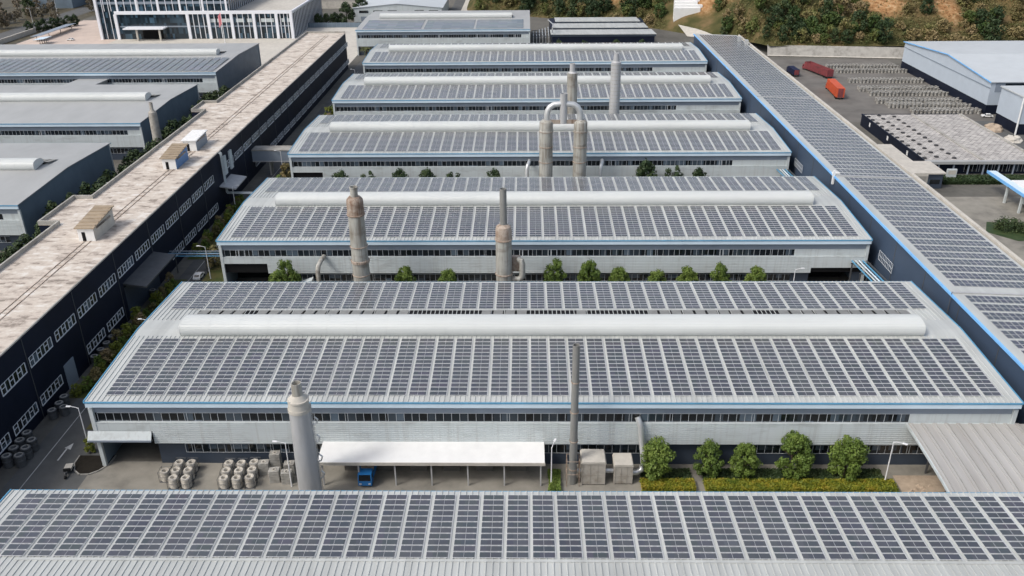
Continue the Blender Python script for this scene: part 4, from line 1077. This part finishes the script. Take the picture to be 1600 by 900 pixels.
MB().box(6, 60, -.16, -.11, 12.4, 13.3).build('window', 'glass_dark', wh)
cb = thing('cooler_building', 'low navy sided building with a pale patterned roof full of dark fan openings', 'building', (139.3, 291.4, 0))
MB().box(0, 41, 0, 63, .0, 4.3).build('wall', 'wall_navy', cb)
MB().box(.3, 40.7, .3, 62.7, 4.3, 4.5).build('roof', 'cooler_roof', cb)
MB().box(-.15, .28, -.1, 63.1, 4.3, 4.85).box(.28, 41, 62.72, 63.1, 4.3, 4.7).build('parapet', 'wall_navy', cb)
MB().box(20, 21.2, .4, 62.6, 4.51, 4.8).box(39.6, 40.6, .4, 62.6, 4.51, 4.85).build('service_strip', 'concrete', cb)
fan = MB().lathe([(.78, 0), (.78, .3), (.68, .4), (.1, .3)], 0, 0, 14).mesh('roof_fan', 'steel_fan')
for c, x in enumerate((1.2, 6.0, 11.6)):
    for k in range(12): link('roof_fan', fan, cb, (x + .15 * (k % 2), 3.5 + k * 5.05 + (c % 2) * 1.5, 4.5))
for yy in (14, 33, 52):
    m = MB(); m.box(-.28, -.16, yy, yy + 1.2, 2.2, 3.8); m.build('wall_light', 'white_paint', cb)
MB().box(-.3, 48.5, -2.2, -.12, 4.4, 5.0).box(-.3, 48.5, -2.4, -2.22, 4.2, 5.2).build('front_fascia', 'roof_plain', cb)
m = MB()
for k in range(9): m.box(4 + k * 5.2, 4.4 + k * 5.2, -2.0, -1.6, 0, 4.4)
m.build('column', 'band_grey', cb)
for k in range(6):
    x = 14 + k * 5.2; o = MB().box(x, x + 4.4, -.1, -.02, .8, 3.6).build('window', 'glass_dark', cb)
    m = MB()
    for q in range(4): m.box(x + q * 1.45, x + .12 + q * 1.45, -.16, -.105, .8, 3.6)
    m.build('window_frame', 'frame_white', o)
hedge('dark green hedge along the front of the cooler building', 141.5, 176, 280, 286, 1.4, 'leaf_dark', 6000, .3)
t = thing('sign_cabinet', 'pale green grey cabinet standing in the hedge before the cooler building', 'cabinet', (145.5, 283.5, 0)); MB().box(-1.6, 1.6, 0, .8, .3, 4.2).build('body', 'clad_white', t); MB().box(-1.3, 1.3, -.05, -.01, 2.4, 3.8).build('panel', 'concrete_pale', t)
t = thing('guard_booth', 'navy booth with a flat beige roof beside the concrete parapet', 'booth', (135, 276, 0))
MB().box(-4, 4, 0, 12, 0, 5.2).build('wall', 'wall_slate', t); MB().box(-5.2, 4.6, -.6, 12.6, 5.21, 5.6).build('roof', 'concrete_pale', t)
MB().box(-3, 3.2, -.05, -.01, 1.6, 3.2).build('window', 'glass_dark', t)
t = thing('concrete_deck', 'stained pale concrete deck between the panelled roof and the booth', 'deck', (121, 272, 0)); MB().box(-8.2, 8.2, -6, 26, 0, 8.8).build('deck_slab', 'concrete_pale', t); MB().box(-8.2, 8.2, -6.05, -6.01, 1, 7.8).build('side_face', 'concrete', t)
pc = thing('yard_canopy', 'white roofed blue edged canopy on posts at the right edge of the yard', 'canopy', (163, 258, 0))
MB().box(-7.9, 22, -18, 6.5, 6.5, 6.9).build('roof', 'white_paint', pc)
MB().box(-10.6, -7.92, -18, 16.5, 6.2, 6.75).build('edge_gutter', 'fascia_blue', pc)
MB().box(-10.75, -10.61, -18, 16.6, 6.0, 6.95).build('edge_trim', 'trim_blue', pc)
for x in (-10, 4, 16):
    for y in (-16, -5, 4): MB().box(x, x + .6, y, y + .6, 0, 6.2).build('post', 'clad_white', pc)
truck('pale lorry standing under the blue edged canopy', 158.5, 253, math.pi, 'clad_white', 6, 'box', 2.5, 3.3)
tree('low dark clump of bushes on the yard island', 143.5, 240.5, crown_mesh(2.6, 4.6, .1, 91, 1400, .3, 'leaf_dark'), None, 1, None, .05, rn, 'island_bush', 'bush')
tree('second low dark bush clump, right on the yard island', 149.5, 237.5, crown_mesh(2.4, 4.4, .1, 92, 1400, .3, 'leaf_dark'), None, 1, None, .05, rn, 'island_bush', 'bush')
sheet('island_grass', 'leaf_dark', [(136, 238), (140, 246), (158, 243), (160, 233), (142, 231)], .06)
t = thing('grey_gatehouse', 'grey building with navy base and a white corner post at the right edge', 'building', (195.5, 339, 0))
MB().box(.4, 34, .3, 18, 0, 4.4).build('base', 'wall_navy', t); MB().box(0.2, 34, .1, 18, 4.41, 15).build('wall', 'wh_wall', t); MB().lathe([(.35, 0), (.35, 15)], 0, 0, 8).build('post', 'white_paint', t); MB().box(5, 12, .02, .09, 7, 11).build('window', 'glass_dark', t); MB().box(-.3, 34.5, -.3, 18.4, 15.01, 15.5).build('roof', 'wh_roof', t)
def boulder(label, x, y, r, mat, seed):
    rnd = random.Random(seed); m = MB(); n = 10; pr = []
    vs = []
    for i in range(6):
        for k in range(n):
            a = 6.283 * k / n; el = i / 5 * 1.45; q = r * rnd.uniform(.85, 1.12)
            vs.append((q * math.cos(a) * math.cos(el), q * math.sin(a) * math.cos(el), q * math.sin(el) * .65))
    m.add(vs, [(i * n + k, i * n + (k + 1) % n, (i + 1) * n + (k + 1) % n, (i + 1) * n + k) for i in range(5) for k in range(n)])
    o = m.build('boulder', mat); o.location = (x, y, 0); tag(o, label, 'boulder')
boulder('beige boulder on dark ground near the white corner post', 190.5, 346.5, 4.0, 'rock', 4)
boulder('small yellowish heap at the right edge beside the cooler building', 190.5, 331, 3.4, 'concrete_pale', 5)
rn2 = random.Random(9)
for i in range(16):
    x, y = rn2.uniform(66.3, 71.5), rn2.uniform(116.5, 122.2)
    r = rn2.uniform(.35, .7); m = MB(); m.add([(r * rn2.uniform(-1.2, -.8), -.2, 0), (r, -.3, 0), (r * .8, r * .8, 0), (-r, r * .7, 0), (r * .1, 0, r * rn2.uniform(.8, 1.3)), (r * .5, r * .4, r * .7)], [(0, 1, 4), (1, 2, 5), (1, 5, 4), (2, 3, 4), (2, 4, 5), (3, 0, 4)])
    o = m.build('rubble_block', 'rock'); o.location = (x, y, .03); tag(o, 'broken beige lump on the patch left of the corrugated shed', 'rubble', 'beige lumps by the corrugated shed')
sheet('dirt_patch', 'rock', [(65.5, 114), (74, 114), (74, 124.5), (65.5, 124.5)], .045)
rw = thing('retaining_wall', 'long concrete retaining wall at the foot of the scrub hill behind the yard', 'wall', (170, 497, 0))
m = MB(); m.add([(-33, 2, 0), (-33, 4.5, 5.6), (42, -5.5, 5.6), (42, -8, 0), (-33, 5.5, 5.6), (42, -4.5, 5.6)], [(0, 3, 2, 1), (1, 2, 5, 4)]); m.build('wall_face', 'concrete', rw)
m = MB(); m.tube([(-33, 1.2, .4), (42, -8.8, .4)], .4, 4); m.build('foot_kerb', 'concrete_pale', rw)
m = MB(); m.add([(42, -8, 0), (42, -5.5, 5.6), (140, -8, 5.6), (140, -10, 0)], [(0, 3, 2, 1)]); m.build('dark_section', 'concrete', rw)

# ------------------------------------------------------------------ far end: triple shed, stair, equipment
ts = thing('tiered_shed', 'low shed with a beige roof in three stepped bays and dark navy front', 'shed', (45, 516, 0))
for k in range(3):
    y0 = k * 23; x0, x1 = -30.5 + k * 2, 31 - k * 2.0
    MB().prism([(y0, 9.4), (y0, 9.7), (y0 + 22.6, 8.6), (y0 + 22.6, 8.3)], 'x', x0, x1).build('roof', 'roof_sheet', ts)
    MB().box(x0 + .3, x1 - .3, y0 + .3, y0 + .6, 8.25, 9.38).build('clerestory', 'wall_slate', ts)
MB().box(-29.8, 30, .6, 68, 0, 8.28).build('wall', 'wall_navy', ts)
for i, (x, l) in enumerate(((19, 'leftmost olive tree before the tiered shed'), (33, 'second olive tree before the tiered shed'), (52, 'third olive tree before the tiered shed'), (66, 'rightmost olive tree before the tiered shed'))):
    tree(l, x, 503, DC[i % 3], RT, 1.25, 'trees before the tiered shed', 0, rn, 'bushy_tree')
pl = thing('pipe_plant', 'cluster of dark tanks and white pipes left of the tiered shed', 'pipe plant', (10.5, 530, 0))
for k in range(4): MB().lathe([(1.7, 0), (1.7, 6 + k % 2), (1.2, 6.6 + k % 2), (.1, 6.9 + k % 2)], -4 + (k % 2) * 4, -6 + (k // 2) * 9, 14).build('tank', 'steel_dark', pl)
m = MB()
for k in range(6): m.tube([(-6 + k * 1.8, -9, 0), (-6 + k * 1.8, -9, 7), (-6 + k * 1.8, 12, 7 + .5 * k)], .3, 6)
m.tube([(5, -10, 0), (5, -10, 13), (5.6, -6, 14), (3, 10, 14)], .35, 6); m.build('pipe', 'steel_bright', pl)
m = MB()
for x in (-7, 0, 6):
    for y in (-10, 0, 10): m.box(x, x + .3, y, y + .3, 0, 8)
for y in (-10, 0, 10): m.box(-7, 6.3, y, y + .3, 7.7, 8)
m.build('frame', 'steel_dark', pl)
st = thing('stepped_spillway', 'pale stepped concrete spillway coming down the hill', 'spillway', (108, 575, 0))
m = MB()
for k in range(6):
    y = 12 + k * 3.2; w_ = 8.5 - .5 * k + (1.2 if k % 2 else 0); m.box(-11 + k * .5, -11 + k * .5 + 2 * w_, y, y + 3.19, 0, hill_h(108 + 6 - .5 * k, 575 + y + 3.2) + .7)
m.build('steps', 'white_paint', st)
m = MB(); m.add([(-6, -14, .3), (24, -38, .5), (27, -33, 1.6), (8, 12, 6.2), (-9, 12, 4.6)], [(0, 1, 2, 3, 4)]); m.build('apron', 'concrete_pale', st)
# ------------------------------------------------------------------ office and far left
of = thing('glass_office', 'white framed dark glass office block with a two storey wing and a taller tower', 'office building', (-210, 562, 0))
X0, X1 = -62, 62.3; TX = 22.4
MB().box(X0 + .5, X1 - .5, 1.2, 88, 0, 15.6).build('wall', 'glass_office', of)
MB().box(TX - .5, X1, 5.5, 88, 15.65, 15.9).build('terrace_roof', 'concrete_pale', of)
MB().box(X0 + 11.3, X1, 0, 1.2, 15.4, 17.3).box(X1 - 1.1, X1, 1.21, 88, 15.4, 17.0).build('cornice', 'office_white', of)
piers = [-50.5, -4.5, 8.6, 23.4, 37.6, 52.0, 61.3]
m = MB()
for i, x in enumerate(piers): m.box(x - .9, x + .9, 0, 1.3, 0, 15.39)
m.box(X0 - .3, X0 + 1.3, -.2, 1.4, 0, 32); m.build('pier', 'office_white', of)
for a, b in zip(piers[1:-1], piers[2:]):
    for q in range(1, 4 if b - a > 8 else 1):
        x = a + (b - a) * q / 4; MB().box(x - .2, x + .2, .8, 1.19, .3, 15.3).build('mullion', 'office_white', of)
for x in (-58, -54): MB().box(x - .15, x + .15, .8, 1.19, .3, 31).build('mullion', 'office_white', of)
for k in range(22): MB().box(X1 - .49, X1 - .2, 3 + k * 3.9, 3.3 + k * 3.9, .3, 15.3).build('mullion', 'office_white', of)
m = MB()
for z in (7.4,): m.box(-49, 61, 1.0, 1.18, z, z + .8)
m.build('spandrel', 'band_grey', of)
m = MB()
for i, (a, b) in enumerate(((9.5, 13), (14, 22), (26, 31), (33, 36), (42, 50), (55, 57), (58.5, 60.5))):
    m.box(a, b, 1.05, 1.17, 10.2, 12.4)
m.build('blind', 'clad_white', of)
MB().box(X0 + 1.35, TX, 1.3, 84, 15.7, 32).build('tower_wall', 'glass_office', of)
m = MB()
for x in (-48.5, -36, -22.5, -8.5, 6.0, 20.9): m.box(x - .6, x + .6, .9, 1.9, 17.31, 32)
for q in range(30):
    x = -57 + q * 4.4
    if x < TX - 1: m.box(x - .16, x + .16, 1.0, 1.29, 17.31, 32)
for q in range(20): m.box(TX + .01, TX + .3, 2 + q * 4.2, 2.25 + q * 4.2, 16, 32)
m.build('tower_mullion', 'office_white', of)
MB().box(X0 + 1.4, TX - .1, 1.05, 1.28, 21.5, 23).build('tower_spandrel', 'band_grey', of)
MB().box(-44, -18.5, -7, 1.0, 7.2, 7.9).build('entrance_canopy', 'office_white', of)
for x in (-36, -21.5): MB().box(x - .5, x + .5, -6, -5, 0, 7.2).build('column', 'concrete_pale', of)
MB().box(-35, -22, 1.0, 1.19, .1, 6.9).build('entrance_door', 'void_dark', of)
fp = thing('flagpole', 'white flagpole with a faded pink flag before the office', 'flagpole', (-188, 548, 0))
MB().lathe([(.25, 0), (.2, 9), (.12, 19)], 0, 0, 8).build('pole', 'lamp_white', fp)
m = MB(); n = 8
vs = [(-.2 - i * .25 + .0, .35 * math.sin(i * .9), 18.6 - j * 2.3 - i * .35) for j in range(4) for i in range(n)]
m.add(vs, [(j * n + i, j * n + i + 1, (j + 1) * n + i + 1, (j + 1) * n + i) for j in range(3) for i in range(n - 1)], True)
m.build('flag', 'flag_pink', fp)
for i, (x0, y0, L, l, mt) in enumerate(((-311, 556, 48, 'long narrow grey carport roof running back beside the plaza', 'band_grey'), (-303, 544, 10, 'short pale carport by the parked white car', 'fascia_blue'))):
    t = thing('carport', l, 'carport', (x0, y0, 0), 0)
    MB().add([(-3.5, 0, 3.0), (3.5, 0, 3.6), (3.5, L, 3.6), (-3.5, L, 3.0), (-3.5, 0, 3.2), (3.5, 0, 3.8), (3.5, L, 3.8), (-3.5, L, 3.2)], [(0, 3, 2, 1), (4, 5, 6, 7), (0, 1, 5, 4), (1, 2, 6, 5), (2, 3, 7, 6), (3, 0, 4, 7)]).build('roof', mt, t)
    for k in range(4): MB().box(-.1, .15, 1 + k * (L - 2) / 3, 1.25 + k * (L - 2) / 3, 0, 3.25).build('post', 'steel_dark', t)
t = thing('low_wall', 'pale low wall with a curb at the far left corner of the plaza', 'wall', (-322, 545, 0)); MB().box(-8, -7, -2, 46, 0, 3).build('wall_face', 'concrete_pale', t)
# buildings at the top edge
b = thing('gable_workshop', 'pale grey gabled workshop with small dark windows behind the far hall', 'workshop', (-90, 626, 0))
MB().prism([(-31, 0), (-31, 9.2), (0, 12), (31, 9.2), (31, 0)], 'y', 0, 60).build('wall', 'clad_white', b)
MB().add([(-32, -.6, 9.3), (0, -.6, 12.2), (0, 60.6, 12.2), (-32, 60.6, 9.3), (32, -.6, 9.3), (32, 60.6, 9.3)], [(0, 1, 2, 3), (1, 4, 5, 2)]).build('roof', 'wh_roof', b)
for k, x in enumerate((-27, -17, -7, 12, 22)):
    MB().box(x, x + 6.5, -.12, -.02, 6.0, 7.7).build('window', 'glass_dark', b)
MB().box(-26, -20, -.12, -.02, .5, 3.6).build('door', 'band_grey', b)
b = thing('blue_grey_warehouse', 'wide flat blue grey roof with a cream wall behind the office', 'warehouse', (-148, 690, 0))
MB().box(-34, 30, 0, 120, 0, 8).build('wall', 'concrete_pale', b); MB().prism([(-1, 8.01), (-1, 8.4), (60, 10.5), (121, 8.4), (121, 8.01)], 'x', -35, 31).build('roof', 'band_grey', b)
b = thing('boundary_fence', 'low dark green fence along the road behind the navy building', 'fence', (-130, 603, 0))
MB().box(-20, 22, 0, .25, 0, 3.2).build('panel', 'gable_slate', b)
for k in range(15): MB().box(-20 + k * 3, -19.8 + k * 3, -.1, .35, 0, 3.5).build('post', 'band_grey', b)
for i in range(9):
    tree('dark tree behind the fence beside the pale workshop', -146 + i * 3.6 + rn.uniform(-1, 1), 612 + rn.uniform(0, 10) + (16 if i > 6 else 0), KC[i % 3], KT, rn.uniform(.7, 1.0) * (1.5 if i > 5 else .8), 'dark trees by the pale workshop', 0, rn, 'dense_tree')
# brown wood in the far left corner
BC = [crown_mesh(9, 3.6, 2.0, 100 + i, 420, .6, 'leaf_bare') for i in range(3)]
BT = trunk_mesh(10, .3, 9, 'bark_pale')
k = 0
for j in range(120):
    x, y = rn.uniform(-440, -300), rn.uniform(592, 860)
    if x > -322 and y < 665: continue
    if -352 < x < -335: continue
    k += 1
    gr = rn.random() < .3
    tree('leafless brown tree with a pale trunk in the far left wood' if not gr else 'green tree among the brown ones in the far left wood', x, y, (KC if gr else BC)[k % 3], BT, rn.uniform(.8, 1.3), 'green trees in the far left wood' if gr else 'brown trees in the far left wood', 0, rn, 'bare_tree' if not gr else 'dense_tree')
for i, (x, y, l) in enumerate(((-335, 600, 'tall pale lamp by the far left road, nearest'), (-338, 640, 'second pale lamp along the far left road'), (-300, 655, 'tall pale lamp behind the plaza'), (-352, 560, 'pale lamp at the left edge before the brown wood'))):
    lamp(l, x, y, 14, -1)
for i in range(7):
    tree('round green shrub in the bed by the carport', -333 + i * 3.1, 590 + i * 4.5, DC[i % 3], None, 1.1, 'green shrubs by the carport', 0, rn, 'green_shrub', 'shrub')
b = thing('flat_roof_block', 'pale flat roofed block cut by the top left corner', 'building', (-372, 700, 0)); MB().box(-22, 16, 0, 50, 0, 12).build('wall', 'gable_slate', b); MB().box(-23, 17, -1, 51, 12.01, 12.7).build('roof', 'clad_white', b)

# ------------------------------------------------------------------ hillside vegetation
HC = [crown_mesh(7.0, 3.8, .2, 120 + i, 800, .5, 'leaf_hill', 'ball') for i in range(4)]
HDK = [crown_mesh(8.0, 4.0, .2, 130 + i, 800, .5, 'leaf_dark', 'ball') for i in range(3)]
HDR = [crown_mesh(4.2, 3.2, .1, 140 + i, 600, .45, 'leaf_dry', 'ball') for i in range(3)]
HT = trunk_mesh(5, .2, 12, 'bark')
hr = random.Random(21); n = 0; tries = 0
HG = {'hill': ('green scrubby tree on the hillside above the yard', 'green hillside trees'), 'dark': ('dense dark tree on the hillside at the top', 'dark hillside trees'), 'dry': ('dry ochre bush on the hillside behind the warehouse', 'dry hillside bushes')}
while n < 285 and tries < 9000:
    tries += 1
    x = hr.uniform(-34, 325); d = 1.5 + 66 * hr.random() ** 1.1; y = base_y(x) + d
    if soil_w(x, y) > .12: continue
    if 90 < x < 121 and y < 606: continue
    dry = sstep((x - 185) / 45) * .78 + (.15 if x < 205 else 0); dk = .8 if x < 75 else .28
    r = hr.random()
    kd = 'dry' if r < dry else 'dark' if hr.random() < dk else 'hill'
    z = hill_h(x, y); n += 1
    sc_ = hr.uniform(.75, 1.5)
    lab, grp = HG[kd]
    tree(lab, x, y, {'hill': HC, 'dark': HDK, 'dry': HDR}[kd][n % 3], HT if kd != 'dry' else None, sc_, grp, z, hr, 'hillside_tree' if kd != 'dry' else 'hillside_bush', 'tree' if kd != 'dry' else 'bush', sz=sc_ * hr.uniform(.85, 1.2))
m = MB(); q = 0
while q < 17000:
    x = hr.uniform(-38, 340); d = hr.uniform(.5, 78); y = base_y(x) + d
    if soil_w(x, y) > .3 and hr.random() < .9: q += 1; continue
    if 92 < x < 128 and y < 606: q += 1; continue
    z = hill_h(x, y)
    for _ in range(4):
        p = Vector((x + hr.gauss(0, .8), y + hr.gauss(0, .8), z + hr.uniform(.1, 1.7))); nr = Vector((hr.uniform(-1, 1), hr.uniform(-1, 1), hr.uniform(.1, 1.4))).normalized()
        u = nr.orthogonal().normalized(); v = nr.cross(u); s = hr.uniform(.3, .7)
        m.add([p + u * s, p + v * s * .6, p - u * s, p - v * s * .6], [(0, 1, 2, 3)])
    q += 1
o = m.build('hillside_scrub', 'leaf_scrub'); tag(o, 'low olive and brown scrub covering the hillside', 'scrub', None, 'stuff')
